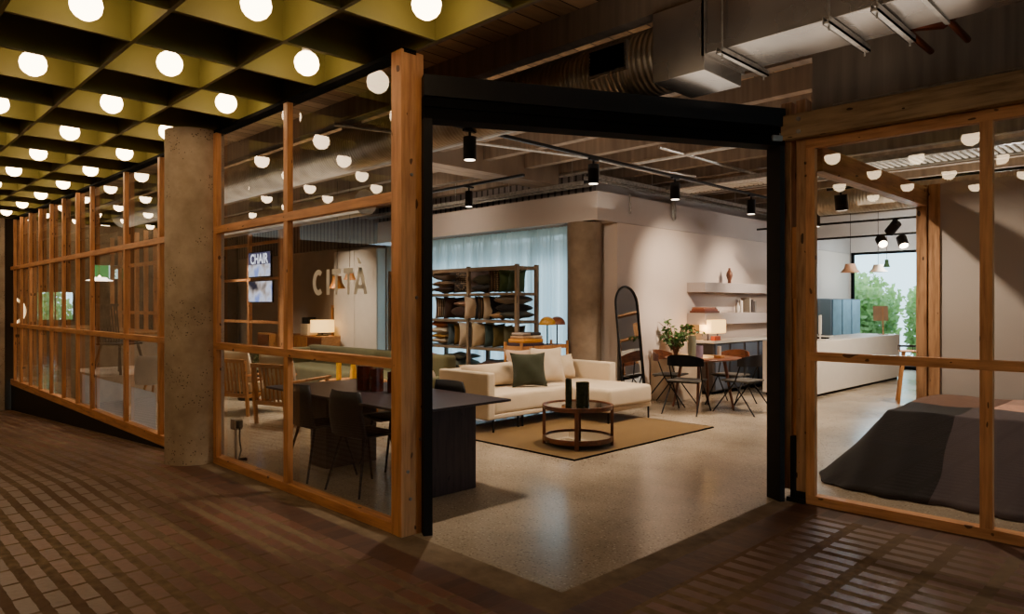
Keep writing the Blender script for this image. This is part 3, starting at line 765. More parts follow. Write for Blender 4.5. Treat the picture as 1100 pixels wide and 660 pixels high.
# top shelf, middle bay
up('black and tan spotted cushion on the top shelf', dot, -8.62, 0, .38, .14, rz=10, lean=-10)
flat('dark brown folded cushion at the bottom of the top shelf left stack', br, -9.0, 0, 0, .5, .10)
flat('tan flat cushion in the middle of the top shelf left stack', K('camel_cushion', '#6e543c'), -9.0, 0, .09, .5, .11)
flat('taupe flat cushion on top of the top shelf left stack', taupe, -9.0, 0, .19, .5, .17)
# second shelf
flat('grey green cushion at the bottom of the second shelf right stack', K('grey_green_cushion', '#4b4c44'), -7.36, 1, 0, .46, .12)
flat('tan cushion beside the grey green one on the second shelf', tan, -7.66, 1, 0, .30, .09, y=7.30)
flat('black velvet cushion in the second shelf right stack', K('black_velvet', '#17171b'), -7.42, 1, .10, .50, .14)
flat('grey brown cushion topmost of the second shelf right stack', K('stone_cushion', '#73675a'), -7.44, 1, .22, .52, .15)
up('dark blue cushion with pointed corner behind the ivory ones on the second shelf', K('navy_cushion', '#23272e'), -7.80, 1, .38, .10, rz=70, y=7.42)
up('ivory cushion leaning on the second shelf beside the dark stack', wht, -7.88, 1, .38, .14, rz=68)
up('brown striped cushion on the second shelf between two ivory ones', stp, -8.02, 1, .38, .10, rz=80)
up('black cushion standing next to the striped one on the second shelf', dk, -8.10, 1, .38, .09, rz=80)
up('pale tasselled cushion against the middle post of the second shelf', K('tassel_cushion', '#bba68d'), -8.20, 1, .38, .16, rz=70, y=7.24)
flat('dark rolled cushion on the second shelf left of the middle post', br, -8.55, 1, 0, .44, .2)
flat('pink beige cushion resting on the dark roll on the second shelf', K('blush_cushion', '#9c7b68'), -8.5, 1, .19, .42, .09)
up('dark brown cushion standing on the second shelf left bay', br, -8.85, 1, .38, .14, rz=60)
up('thin striped cushion at the left of the second shelf beside the steel post', K('cream_striped_cushion', '#a08a70', '#3c2a22', 'stripe'), -9.1, 1, .38, .1, rz=75)
# third shelf
up('olive grey cushion at the right end of the third shelf', K('olive_grey_cushion', '#55523c'), -7.42, 2, .36, .13, rz=50)
up('khaki cushion with white fleck on the third shelf', oliv, -7.68, 2, .36, .12, rz=70)
up('teal grey cushion on the third shelf', teal, -7.86, 2, .38, .12, rz=72)
up('cream cushion on the third shelf beside the teal one', K('cream_shelf_cushion', '#c0aa88'), -8.02, 2, .40, .13, rz=68, y=7.26)
up('cream cushion leaning at the middle post of the third shelf', K('linen_shelf_cushion', '#b7a48a'), -8.30, 2, .40, .15, rz=55, y=7.24)
up('mustard brown cushion on the third shelf left of the middle post', sand, -8.48, 2, .38, .10, rz=80)
up('brown gold cushion second left of the middle post on the third shelf', K('bronze_cushion', '#6f5226'), -8.62, 2, .38, .12, rz=80)
up('grey blue cushion on the third shelf left bay', blue, -8.78, 2, .37, .11, rz=75)
flat('folded white blanket at the bottom of the third shelf left stack', wht, -9.1, 2, 0, .46, .09)
flat('yellow ochre blanket in the third shelf left stack', K('ochre_cushion', '#96702a'), -9.1, 2, .08, .46, .08)
flat('white round cushion in the third shelf left stack', K('white_round_cushion', '#c7b9a5'), -9.1, 2, .15, .46, .13)
flat('orange cushion topmost of the third shelf left stack', K('orange_cushion', '#a85e34'), -9.1, 2, .27, .42, .13)
# lowest shelf
flat('grey green bedding folded on the lowest shelf left', K('sage_cushion', '#5d6152'), -8.8, 3, 0, .7, .2)
flat('dark moss blanket on top of the lowest shelf bedding', moss, -8.7, 3, .19, .6, .1)
flat('dark folded blanket on the lowest shelf right', br, -7.8, 3, 0, .6, .2)
# left bay seen through the glass
up('white patterned cushion standing in the left bay top shelf', K('black_white_cushion', '#c3b7a6', '#2a2a2a', 'stripe'), -10.1, 0, .38, .12, rz=80)
flat('yellow flat cushion in the left bay top shelf', K('yellow_cushion', '#a9771f'), -9.8, 0, 0, .46, .12)
up('grey striped cushion in the left bay second shelf', K('grey_stripe_cushion', '#a39a90', '#504a47', 'stripe'), -10.15, 1, .38, .12, rz=75)
flat('brown cushion at the bottom of the left bay third shelf stack', K('caramel_cushion', '#8e5122'), -10.12, 2, 0, .46, .13)
flat('dark red cushion in the middle of the left bay third shelf stack', K('maroon_cushion', '#4a1d17'), -10.12, 2, .12, .46, .12)
flat('rosy beige cushion topmost of the left bay third shelf stack', K('rose_cushion', '#8a6254'), -10.12, 2, .23, .46, .13)

# ================================================================== SOFA
sf = thing('modular_sofa', 'cream corner sofa with backless chaise end and thin black legs', 'sofa')
MB().rbox(-6.82, -6.02, 5.66, 7.05, .20, .44, .05).build('seat', M['cream'], sf, True)
MB().rbox(-6.82, -5.36, 7.0, 7.94, .20, .45, .06, 4).build('chaise_seat', M['cream'], sf, True)
MB().rbox(-6.86, -6.02, 5.63, 7.0, .155, .21, .015).rbox(-6.86, -5.38, 7.0, 7.94, .155, .21, .015).build('platform', M['cream'], sf, True)
MB().rbox(-6.90, -6.78, 5.60, 8.02, .16, .70, .035).build('backrest', M['cream'], sf, True)
MB().rbox(-6.86, -6.02, 7.86, 8.02, .40, .70, .03).build('backrest', M['cream'], sf, True)
MB().rbox(-6.88, -5.97, 5.52, 5.64, .16, .71, .03).build('arm', M['cream'], sf, True)
for (x, y) in ((-5.99, 5.62), (-6.83, 5.58), (-6.06, 6.1), (-6.06, 6.18), (-5.40, 7.9), (-5.42, 7.06), (-6.82, 7.9)):
    MB().cyl((x, y, 0), (x, y, .17), .013, seg=10).build('leg', M['black'], sf, True)
cushion('cream back cushion in the sofa corner', M['creamcush'], -6.62, 7.50, .45, .62, .36, .2, rz=R(90), rx=R(-14))
cushion('long cream back cushion behind the green one', M['creamcush'], -6.68, 6.2, .44, 1.0, .32, .17, rz=R(90), rx=R(-10))
cushion('ivory scatter cushion behind the dark green one', K('ivory_scatter', '#c9b498'), -6.48, 7.10, .45, .5, .5, .17, rz=R(70), rx=R(-18))
cushion('pale beige scatter cushion peeking over the dark green one', K('beige_scatter', '#b79a80'), -6.66, 6.80, .44, .5, .5, .13, rz=R(75), rx=R(-20))
cushion('dark green square cushion on the cream sofa', K('dark_green_velvet', '#2f3121'), -6.36, 6.60, .44, .48, .46, .17, rz=R(60), rx=R(-16))

# ================================================================== COFFEE TABLE + VASE + RUG
o = MB().box(-6.55, -4.40, 5.20, 7.80, .001, .014).build('rug', fabric('jute_rug', '#6f5222', '#533c17', 50), bevel=.004)
tag(o, 'mustard brown flat woven rug with dark edge under the coffee table', 'rug')
MB().box(-6.56, -4.39, 5.185, 5.20, .001, .0145).box(-6.56, -6.55, 5.2, 7.8, .001, .0145).box(-4.40, -4.385, 5.185, 7.81, .001, .0145).box(-6.56, -4.39, 7.80, 7.81, .001, .0145).build('edge_binding', M['blackmat'], o)
ct = thing('coffee_table', 'round two-tier walnut coffee table with smoked glass top', 'coffee table', (-4.86, 5.80, .014))
MB().lathe([(.37, .385), (.375, .43), (.352, .43), (.347, .415), (.347, .385), (.37, .385)], seg=48).build('top_rim', M['walnut_flat'], ct, True)
MB().lathe([(0, .413), (.35, .413), (.35, .419), (0, .419)], seg=48).build('glass_top', M['greyglass'], ct, True)
MB().lathe([(.37, .05), (.375, .10), (.352, .10), (.347, .085), (.347, .05), (.37, .05)], seg=48).build('shelf_rim', M['walnut_flat'], ct, True)
MB().lathe([(0, .08), (.35, .08), (.35, .086), (0, .086)], seg=48).build('glass_shelf', M['greyglass'], ct, True)
for a in (-52, 38, 128, 218):
    c, s = math.cos(R(a)), math.sin(R(a)); m = Matrix.Rotation(R(a), 4, 'Z')
    MB().box(.345, .378, -.022, .022, 0, .43, m).build('leg', M['walnut'], ct, bevel=.003)
mb = MB().lathe([(0, 0), (.072, 0), (.072, .25), (.066, .25), (.066, .01), (0, .01)], seg=40)
o = mb.build('glass_vase', M['greenglass'], smooth=True); o.location = (-4.77, 5.77, .435); tag(o, 'wavy dark green glass vase, wider of two, on the coffee table', 'vase')
mb = MB().lathe([(0, 0), (.034, 0), (.038, .14), (.034, .285), (.029, .285), (.03, .01), (0, .01)], seg=10)
o = mb.build('glass_vase', M['greenglass']); o.location = (-4.87, 5.66, .435); tag(o, 'taller faceted dark green glass vase on the coffee table', 'vase')

# ================================================================== SIDE RACK WITH THROWS + MUSHROOM LAMPS
rk = thing('wooden_stand', 'oak stand with round posts behind the sofa carrying folded throws', 'table')

X0, X1, Y0, Y1 = -7.27, -6.945, 7.06, 8.04
for x in (X0, X1):
    for y in (Y0, Y1): MB().cyl((x, y, 0), (x, y, .97), .021, seg=14).build('post', M['oak'], rk, True)
for x in (X0, X1): MB().box(x-.012, x+.012, Y0, Y1, .86, .915).build('rail', M['oak'], rk)
for y in (Y0, Y1): MB().box(X0, X1, y-.012, y+.012, .86, .915).build('rail', M['oak_x'], rk)
MB().box(X0+.012, X1-.012, Y0+.012, Y1-.012, .885, .90).build('table_top', M['oak'], rk)
def folded(label, mat, x, y, z, w, d, h, rz=0):
    mb = MB().rbox(-w/2, w/2, -d/2, d/2, 0, h, min(h*.45, .02), 3)
    o = mb.build('folded_throw', mat, smooth=True); o.location = (x, y, z); o.rotation_euler = (0, 0, rz); tag(o, label, 'blanket'); return o
xx, y, z = -7.11, 7.32, .902
for lab, mat, w, d, h, ox, oy in (('dark purple folded throw at the bottom of the stack', K('aubergine', '#33212a'), .34, .42, .055, 0, 0), ('mustard folded throw with rounded front in the stack', K('mustard', '#c07f1d'), .33, .40, .06, .0, .0),
        ('pale beige folded throw on the right half of the stack', K('pale_throw', '#b39c80'), .30, .2, .045, 0.01, .09), ('sandy folded throw on the left half of the stack', K('sandy_throw', '#a3805c'), .28, .18, .04, 0, -.10),
        ):
    folded(lab, mat, xx+ox, y+oy, z, w, d, h)
    if 'half' not in lab: z += h
z += .04
folded('black folded throw on top right of the stack', dk, -7.10, y+.08, z+.006, .26, .2, .045)
folded('grey striped folded throw on top left of the stack', K('grey_throw', '#8d7a6a'), -7.11, y-.10, z+.001, .24, .17, .045)
def mushroom(label, x, y, z, h, r, mdome, mstem, group=None):
    t = thing('mushroom_lamp', label, 'table lamp', (x, y, z))
    MB().lathe([(0, 0), (r*.62, 0), (r*.62, .012), (.02, .02), (0, .02)], seg=28).build('base', mstem, t, True)
    MB().cyl((0, 0, .015), (0, 0, h-r*.75), .011).build('stem', mstem, t, True)
    prof = [(r*math.cos(R(a)), h-r+r*math.sin(R(a))) for a in range(0, 91, 9)]; prof[-1] = (0, h)
    MB().lathe([(r*.97, h-r), (r, h-r)] + prof[1:], seg=32).build('dome', mdome, t, True)
    return t
mushroom('mustard yellow dome lamp on the oak stand by the curtain', -7.02, 7.68, .902, .43, .125, plain('mustard_enamel', '#a8791f', .3), M['black'])
mushroom('brown dome lamp behind the mustard one on the oak stand', -7.05, 7.93, .902, .43, .125, plain('brown_enamel', '#6e3d23', .35), M['black'])
for yy, xx, lab in ((7.62, -6.85, 'small black finger bowl knob ornament hanging below the mustard lamp'), ):
    pass

# small side table + cream mushroom lamp + price card
st = thing('side_table', 'small round oak side table left of the sofa arm', 'side table', (-7.10, 5.12, 0))
MB().lathe([(0, .50), (.20, .50), (.21, .515), (.20, .53), (0, .53)], seg=32).build('table_top', M['oak'], st, True)
for a in (30, 150, 270): MB().cyl((.13*math.cos(R(a)), .13*math.sin(R(a)), .5), (.17*math.cos(R(a)), .17*math.sin(R(a)), 0), .018, seg=10).build('leg', M['oak'], st, True)
o = MB().box(-.035, .035, -.002, .002, 0, .12).build('price_card', M['paper']); o.location = (-7.18, 5.10, .531); o.rotation_euler = (R(-8), 0, R(45)); tag(o, 'white price card standing on the round oak side table', 'card')
st2 = thing('side_table', 'low cream pedestal table carrying the cream dome lamp', 'side table', (-6.72, 5.20, 0))
MB().lathe([(0, 0), (.14, 0), (.14, .02), (.03, .05), (.03, .40), (.15, .43), (.15, .45), (0, .45)], seg=32).build('pedestal', M['offwhite'], st2, True)
mushroom('cream dome lamp in front of the sofa arm', -6.72, 5.20, .452, .30, .115, plain('cream_enamel', '#cbb79a', .35), M['offwhite'])

# ================================================================== DARK DINING TABLE BEHIND THE GLASS
dt = thing('dining_table', 'large dark stained dining table beside the entrance', 'table')
mb = MB(); a = .12
top = [(-6.31, 3.0), (-4.05, 3.0), (-4.05, 4.0), (-6.31, 4.0)]
mb.box(-6.31, -4.05, 3.0, 4.0, .722, .742)
mb.build('table_top', M['darkwood'], dt, bevel=.004)
mb = MB(); bm = mb.bm
lo = [bm.verts.new(p) for p in ((-5.95, 3.2, .69), (-4.35, 3.2, .69), (-4.35, 3.85, .69), (-5.95, 3.85, .69))]; hi = [bm.verts.new(p) for p in ((-6.28, 3.02, .722), (-4.07, 3.02, .722), (-4.07, 3.98, .722), (-6.28, 3.98, .722))]
bm.faces.new(lo); bm.faces.new(hi)
for i in range(4): bm.faces.new((lo[i], lo[(i+1) % 4], hi[(i+1) % 4], hi[i]))
mb.build('apron', M['darkwood_v'], dt)
MB().box(-4.62, -4.32, 3.32, 3.86, 0, .69).build('leg', M['darkwood_v'], dt, bevel=.006)
MB().box(-6.06, -5.76, 3.32, 3.86, 0, .69).build('leg', M['darkwood_v'], dt, bevel=.006)
def shell_chair(label, x, y, rz):
    t = thing('dining_chair', label, 'chair', (x, y, 0), rz)
    mb = MB()
    # seat facing +y, backrest at -y
    N = 10; g = {}
    for i in range(N+1):
        for k in range(N+1):
            u = -1+2*i/N; v = k/N
            if v < .5:
                yy = .21-.42*(v/.5); zz = .445+.02*u*u-.012*(1-u*u); wv = .215+.02*(v/.5)
            else:
                q = (v-.5)/.5; yy = -.21-.03*q-.02*math.sin(q*3); zz = .46+.36*q; wv = .235-.02*q-.03*q**6; yy += .05*u*u
            uu = u*wv
            g[i, k] = mb.bm.verts.new((uu, yy, zz))
    for i in range(N):
        for k in range(N): mb.bm.faces.new((g[i, k], g[i+1, k], g[i+1, k+1], g[i, k+1]))
    o = mb.build('shell', M['blackchair'], t, True)
    s = o.modifiers.new('thickness', 'SOLIDIFY'); s.thickness = .014; s.offset = 0
    MB().rbox(-.19, .19, -.17, .19, .447, .47, .01).build('seat_pad', M['blackmat'], t, True)
    for sx in (-1, 1):
        for sy in (-1, 1): MB().cyl((sx*.15, sy*.13, .44), (sx*.225, sy*.235, 0), .013, .009, seg=10).build('leg', M['black'], t, True)
    return t
shell_chair('black shell chair with its back to the glass, nearer the corner post', -4.93, 3.20, R(4))
shell_chair('black shell chair with its back to the glass, left of its twin', -5.62, 3.18, R(-3))
shell_chair('black shell chair on the far side of the dark table by the entrance', -4.90, 3.86, R(180))
shell_chair('black shell chair on the far side of the dark table, farther from the entrance', -5.5, 3.88, R(177))
def vase_box(name, label, mat, x, y, z, r, h, seg=8, tw=0, cat='vase'):
    prof = [(0, 0), (r, 0), (r*1.02, h*.5), (r, h), (r*.88, h), (r*.88, .01), (0, .01)]
    o = MB().lathe(prof, seg=seg).build(name, mat); o.location = (x, y, z); tag(o, label, cat); return o
vase_box('glass_vase', 'brown amber glass vase, left and larger, on the dark table', M['amberglass'], -5.41, 3.5, .743, .075, .215)
vase_box('glass_vase', 'dark brown glass vase right of the larger one on the dark table', M['amberglass'], -5.25, 3.52, .743, .06, .20, 10)
vase_box('glass_vase', 'small dark vase by the corner post on the dark table', M['amberglass'], -5.06, 3.55, .743, .04, .18, 12)

# ================================================================== SLATTED ARMCHAIRS, ROUND TABLE, OLIVE SOFA
def armchair(label, x, y, rz, c1):
    t = thing('armchair', label, 'armchair', (x, y, 0), rz)
    # faces +y
    for sx in (-.31, .31):
        MB().bar((sx, -.30, 0), (sx, -.36, .76), .042, .036).build('back_leg', M['oak'], t, bevel=.004)
        MB().bar((sx, .34, 0), (sx, .30, .56), .042, .036).build('front_leg', M['oak'], t, bevel=.004)
        MB().bar((sx, -.36, .55), (sx, .36, .57), .05, .03).build('armrest', M['oak'], t, bevel=.006)
        MB().bar((sx, -.32, .27), (sx, .32, .31), .03, .05).build('side_rail', M['oak'], t)
    MB().box(-.33, .33, -.385, -.345, .72, .77).build('top_rail', M['oak_x'], t, bevel=.004)
    MB().box(-.31, .31, -.335, -.30, .25, .30).box(-.31, .31, .30, .335, .27, .32).build('cross_rail', M['oak_x'], t)
    mb = MB()
    for i in range(8):
        xx = -.25+i*.0715; mb.bar((xx, -.32, .29), (xx, -.37, .73), .018, .014)
    mb.build('slat', M['oak'], t)
    MB().rbox(-.28, .28, -.26, .33, .31, .45, .05).build('seat_cushion', M['creamcush'], t, True)
    m = cushion_mb(.60, .56, .2, seed=3).xf(Matrix.Translation((0, -.24, .68)) @ Matrix.Rotation(R(12), 4, 'X'))
    m.build('back_cushion', c1, t, True)
    return t
armchair('oak slatted armchair with cream cushions, nearest the column', -9.62, 4.35, R(16), M['creamcush'])
armchair('oak slatted armchair with cream cushions, beside the dark table', -8.40, 4.35, R(16), M['creamcush'])
rt = thing('round_table', 'low round oak table behind the dark dining table', 'coffee table', (-8.55, 5.35, 0))
MB().lathe([(0, .41), (.46, .41), (.475, .43), (.46, .445), (0, .445)], seg=40).build('table_top', M['oak'], rt, True)
for a in (40, 160, 280): MB().cyl((.25*math.cos(R(a)), .25*math.sin(R(a)), .41), (.33*math.cos(R(a)), .33*math.sin(R(a)), 0), .022, seg=10).build('leg', M['oak'], rt, True)
for lab, x, y, r1, r2 in (('straight yellow vase on the round oak table', -8.76, 5.24, .036, .036), ('flared yellow vase on the round oak table', -8.64, 5.40, .05, .03)):
    o = MB().lathe([(0, 0), (r1, 0), (r2, .26), (r2*.8, .26), (r2*.8, .02), (0, .02)], seg=24).build('yellow_vase', M['yellowglass'], smooth=True); o.location = (x, y, .446); tag(o, lab, 'vase')
os_ = thing('olive_sofa', 'olive green low sectional sofa behind the round table', 'sofa')
MB().rbox(-12.4, -8.2, 6.0, 6.85, .12, .42, .06).build('seat', M['olive'], os_, True)
MB().rbox(-12.4, -8.2, 6.72, 6.95, .12, .74, .07).build('backrest', M['olive'], os_, True)
MB().rbox(-12.5, -12.25, 5.3, 6.95, .12, .70, .07).build('backrest', M['olive'], os_, True)
MB().rbox(-12.4, -11.5, 5.2, 6.1, .12, .42, .06).build('chaise_seat', M['olive'], os_, True)
for x, y in ((-12.4, 5.3), (-8.3, 6.1), (-8.3, 6.85), (-12.4, 6.85)): MB().cyl((x, y, 0), (x, y, .13), .02, seg=8).build('leg', M['black'], os_, True)
cushion('dusty pink cushion lying on the olive sofa back', K('dusty_pink', '#8a5e58'), -8.75, 6.7, .60, .4, .3, .12, rz=R(10), rx=R(-70))
cushion('white round cushion beside the pink one on the olive sofa', K('white_boucle', '#cbbcaa'), -9.15, 6.6, .55, .3, .26, .14, rx=R(-40))
# lounge with dark green cushions far left
s2 = thing('lounge_sofa', 'low dark sofa behind the armchairs', 'sofa')
MB().rbox(-14.6, -12.9, 5.0, 5.7, .1, .42, .06).build('seat', K('dark_olive_sofa', '#3c3b2c'), s2, True)
MB().rbox(-14.6, -12.9, 5.6, 5.82, .1, .62, .06).build('backrest', K('dark_olive_sofa', '#3c3b2c'), s2, True)
cushion('grey green cushion on the dark sofa, left of a pair', K('pewter_cushion', '#4b4f42'), -14.15, 5.45, .42, .52, .42, .2, rx=R(-14))
cushion('grey green cushion on the dark sofa, right of a pair', K('pewter_cushion', '#4b4f42'), -13.55, 5.45, .42, .52, .42, .2, rx=R(-14))

# ================================================================== BACK WALL: CABINETS, SIDEBOARD, MIRROR FRAME, LAMP
wc = thing('tall_cupboard', 'pair of full-height white cupboard doors on the back wall', 'cupboard')
MB().box(-13.75, -12.08, 8.12, 8.31, 0, 2.66).build('carcass', M['offwhite'], wc)
for a, b in ((-13.74, -12.92), (-12.91, -12.09)): MB().box(a, b, 8.10, 8.118, .05, 2.65).build('door', M['offwhite'], wc, bevel=.003)
sb = thing('oak_sideboard', 'oak sideboard against the taupe back wall', 'sideboard')
MB().box(-16.3, -13.3, 7.55, 8.0, .12, .84).build('carcass', M['oak_x'], sb, bevel=.004)
for i in range(5): MB().box(-16.27+i*.6, -15.71+i*.6, 7.535, 7.55, .15, .81).build('door', M['oak'] if i % 2 else M['walnut_flat'], sb, bevel=.003)
for x in (-16.2, -13.4): MB().box(x-.02, x+.02, 7.6, 7.95, 0, .12).build('leg', M['oak'], sb)
lp = thing('table_lamp', 'wide cream drum lamp on the oak sideboard', 'table lamp', (-13.62, 7.75, .84))
MB().lathe([(0, 0), (.13, 0), (.13, .02), (.02, .03), (.02, .12), (0, .12)], seg=20).build('base', M['black'], lp, True)
MB().lathe([(.25, .08), (.25, .34), (.245, .34), (.245, .08), (.25, .08)], seg=32).build('lamp_shade', M['shade_lit'], lp, True)
lp2 = thing('storage_box', 'small pale box on the oak sideboard beside the drum lamp', 'box', (-14.2, 7.75, .84))
MB().rbox(-.16, .16, -.12, .12, 0, .25, .01).build('body', M['shade_off'], lp2, True)
o = MB().rbox(-.14, .14, -.1, .1, 0, .14, .02).build('planter_top', M['blackmat'], smooth=True); o.location = (-14.2, 7.75, 1.095); tag(o, 'dark woven basket on the pale box', 'basket')
mf = thing('leaning_mirror', 'tall oak framed dark mirror leaning by the white cupboard', 'mirror', (-13.66, 8.14, 0), 0)
MB().box(-.24, -.19, -.02, .02, 0, 1.5).box(.19, .24, -.02, .02, 0, 1.5).box(-.24, .24, -.02, .02, 1.45, 1.5).box(-.24, .24, -.02, .02, 0, .05).build('frame', M['oak'], mf)
MB().box(-.19, .19, .0, .015, .05, 1.45).build('mirror_glass', plain('dark_mirror', '#3c2b20', .15, .3), mf)

# timber display frame with two screens
pf = thing('timber_display_frame', 'tall open timber frame holding two screens', 'frame')
def fx(px_, y_): pass
for x in (-15.38, -13.9): MB().box(x-.04, x+.04, 6.9, 6.98, 0, 3.2).build('post', M['timber'], pf)
for z in (1.13, 2.07, 2.85): MB().box(-17.4, -13.9, 6.91, 6.97, z-.03, z+.03).build('rail', M['timber_x'], pf)
MB().box(-17.4, -17.32, 6.9, 6.98, 0, 3.2).build('post', M['timber'], pf)
def screen_mat():
    t = NT('screen_image'); v = t.coord((1, 1, 1))
    f = t.noise(v, 2.4, 2, .4)
    e = t.n('ShaderNodeEmission'); t.l(t.ramp(f, [(.40, lin('#2b2a36')), (.47, lin('#a99a93')), (.55, lin('#cfd2e6')), (.66, lin('#7f92d6'))]), e.inputs[0]); e.inputs[1].default_value = .75
    t.l(e.outputs[0], t.out.inputs[0]); return t.m
M['screen'] = screen_mat(); M['screentop'] = emit('screen_top', '#4c4a66', .6); M['screentxt'] = emit('screen_text', '#e6e6f2', .95)
for (x0, x1, z0, z1, lab, txt) in ((-15.28, -14.2, 2.11, 2.66, 'upper lit screen reading CHAIR', True), (-15.28, -14.12, 1.56, 2.03, 'lower lit screen with a pale blue picture', False)):
    s = thing('display_screen', lab, 'screen', ((x0+x1)/2, 6.88, (z0+z1)/2))
    w, h = (x1-x0), (z1-z0)
    MB().box(-w/2, w/2, -.02, .02, -h/2, h/2).build('housing', M['blackmat'], s)
    MB().poly([(-w/2+.015, -.0215, -h/2+.015), (w/2-.015, -.0215, -h/2+.015), (w/2-.015, -.0215, h/2-.015), (-w/2+.015, -.0215, h/2-.015)]).build('picture', M['screen'], s, fix=False)
    if txt:
        MB().poly([(-w/2+.015, -.023, h*.0), (w/2-.015, -.023, 0), (w/2-.015, -.023, h/2-.015), (-w/2+.015, -.023, h/2-.015)]).build('banner', M['screentop'], s, fix=False)
        letters('CHAIR', .30, M['screentxt'], 'lettering', (0, -.026, h*.2), (R(90), 0, 0), offset=.004, sx=.95, parent=s)

# pendant lamps
def pendant(label, x, y, z, r=.1, h=.16, mat=None, top=3.5):
    t = thing('pendant_lamp', label, 'pendant lamp', (x, y, z))
    MB().lathe([(r, 0), (r*.62, h*.45), (r*.5, h), (r*.48, h), (r*.6, h*.45), (r*.97, 0)], seg=28).build('shade', mat or M['oak'], t, True)
    MB().cyl((0, 0, h), (0, 0, top-z), .004, seg=6).build('cord', M['black'], t)
    MB().lathe([(0, .02), (.03, .05), (.03, .09), (0, .12)], seg=12).build('bulb', M['globe'], t, True)
pm = plain('orange_copper', '#b0702a', .4, .2)
pendant('copper cone pendant behind the letters, lower of two', -10.08, 6.0, 1.77, .135, .2, pm)
pendant('copper cone pendant behind the letters, upper of two', -9.70, 6.0, 1.90, .10, .18, pm)

pendant('small green pendant lamp in front of the far window', -4.36, 14.0, 2.2, .06, .14, plain('green_enamel', '#37512c', .4), 2.8)
pendant('peach dome pendant lamp beside the far window', -4.82, 13.5, 2.10, .17, .16, plain('peach_shade', '#d9a887', .5), 3.5)
pendant('pale dome pendant lamp in front of the far window', -4.25, 13.2, 2.08, .15, .13, plain('pale_shade', '#e3d2bf', .5), 3.5)
# ================================================================== STANDING MIRROR ON THE WHITE WALL
def arch(w, h, n=18):
    r = w/2; return [(-r, 0)] + [(r*math.cos(PI-PI*i/n), h-r+r*math.sin(PI-PI*i/n)) for i in range(n+1)] + [(r, 0)]
sm = thing('arched_mirror', 'tall arched black framed mirror leaning on the white wall', 'mirror', (-6.21, 8.75, 0), R(90))
tilt = Matrix.Rotation(R(-6), 4, 'X')
pts = [(x, 0, z) for x, z in arch(.56, 1.79)]
MB().tube(pts, .017, 8).tube([pts[-1], (0, 0, 0), pts[0]], .017, 8).xf(tilt).build('frame', M['black'], sm, True)
mb = MB(); f1 = [mb.bm.verts.new((x, .008, z)) for x, z in arch(.55, 1.785)]; mb.bm.faces.new(f1)
mb.xf(tilt).build('mirror_glass', M['mirror'], sm, fix=False)

# ================================================================== LONG WALL SHELVES + SIDEBOARD + COUNTER
for z0, z1, lab in ((1.72, 1.885, 'upper long grey box shelf on the white wall'), (1.17, 1.365, 'lower long grey box shelf on the white wall')):
    o = MB().box(-6.445, -6.10, 10.58, 14.85, z0, z1).build('wall_shelf', M['shelfpaint'], bevel=.003); tag(o, lab, 'shelf')
sd = thing('long_sideboard', 'long blue-grey panelled sideboard with pale top under the shelves', 'sideboard')
M['bluepanel'] = plain('blue_grey_panel', '#4a4f5a', .5, 0, .4, .05)
MB().box(-6.44, -5.97, 10.60, 14.8, .06, .86).build('carcass', plain('bronze_carcass', '#3a302a', .5), sd)
MB().box(-6.44, -5.93, 10.58, 14.8, .86, .90).build('worktop', M['offwhite'], sd, bevel=.003)
for i in range(8):
    MB().box(-5.97, -5.95, 10.66+i*.52, 11.10+i*.52, .08, .84).build('door', M['bluepanel'], sd, bevel=.002)
tu = thing('tall_unit', 'tall blue-grey panelled unit behind the counter', 'cupboard')
MB().box(-6.44, -6.0, 14.9, 17.4, 0, 1.64).build('carcass', M['bluepanel'], tu)
for i in range(3): MB().box(-6.0, -5.985, 15.75+i*.56, 16.25+i*.56, .03, 1.62).build('panel', plain('light_blue_panel', '#6f8fa0', .5), tu)
MB().box(-6.0, -5.985, 14.92, 15.62, .03, 1.62).build('panel', plain('dark_bronze_panel', '#2c2420', .5), tu)
ctn = thing('white_counter', 'long low white service counter', 'counter')
MB().box(-5.42, -4.64, 11.25, 15.7, .05, .905).build('body', M['offwhite'], ctn, bevel=.004)
MB().box(-5.38, -4.68, 11.29, 15.66, 0, .05).build('plinth', M['blackmat'], ctn)
def book(lab, x, y, z, w, d, h, mat, rz=0):
    o = MB().box(-w/2, w/2, -d/2, d/2, 0, h).build('book', mat, bevel=.002); o.location = (x, y, z); o.rotation_euler = (0, 0, rz); tag(o, lab, 'book'); return o
book('large brown book at the bottom of the pile on the lower shelf', -6.27, 10.86, 1.367, .28, .50, .035, plain('brown_cover', '#6b3a26', .6))
book('reddish book in the middle of the pile on the lower shelf', -6.27, 10.86, 1.403, .25, .44, .03, plain('red_brown_cover', '#8a4630', .6))
book('tan book topmost of the pile on the lower shelf', -6.27, 10.82, 1.434, .22, .38, .03, plain('tan_cover', '#a5694a', .6))
o = MB().lathe([(0, 0), (.04, 0), (.055, .05), (.03, .1), (0, .1)], seg=16).build('bowl', M['walnut'], smooth=True); o.location = (-6.25, 11.14, 1.367); tag(o, 'small brown bowl beside the book pile', 'bowl')
for i, (c_, lb) in enumerate((('#8b7f70', 'tall taupe book standing on the lower shelf, left of three'), ('#3d3029', 'dark book standing on the lower shelf, middle of three'), ('#6a625c', 'grey book standing on the lower shelf, right of three'))):
    book(lb, -6.25, 12.30+i*.10, 1.367, .18, .06, .27-.03*i, plain('spine'+str(i), c_, .7))
o = MB().lathe([(0, 0), (.035, 0), (.04, .1), (.02, .14), (.02, .18), (0, .18)], seg=16).build('small_vase', M['offwhite'], smooth=True); o.location = (-6.25, 11.98, 1.367); tag(o, 'small white vase left of the standing books', 'vase')
o = MB().lathe([(0, 0), (.035, 0), (.032, .22), (0, .22)], seg=16).build('candle', M['offwhite'], smooth=True); o.location = (-6.25, 12.11, 1.367); tag(o, 'white candle next to the standing books', 'candle')
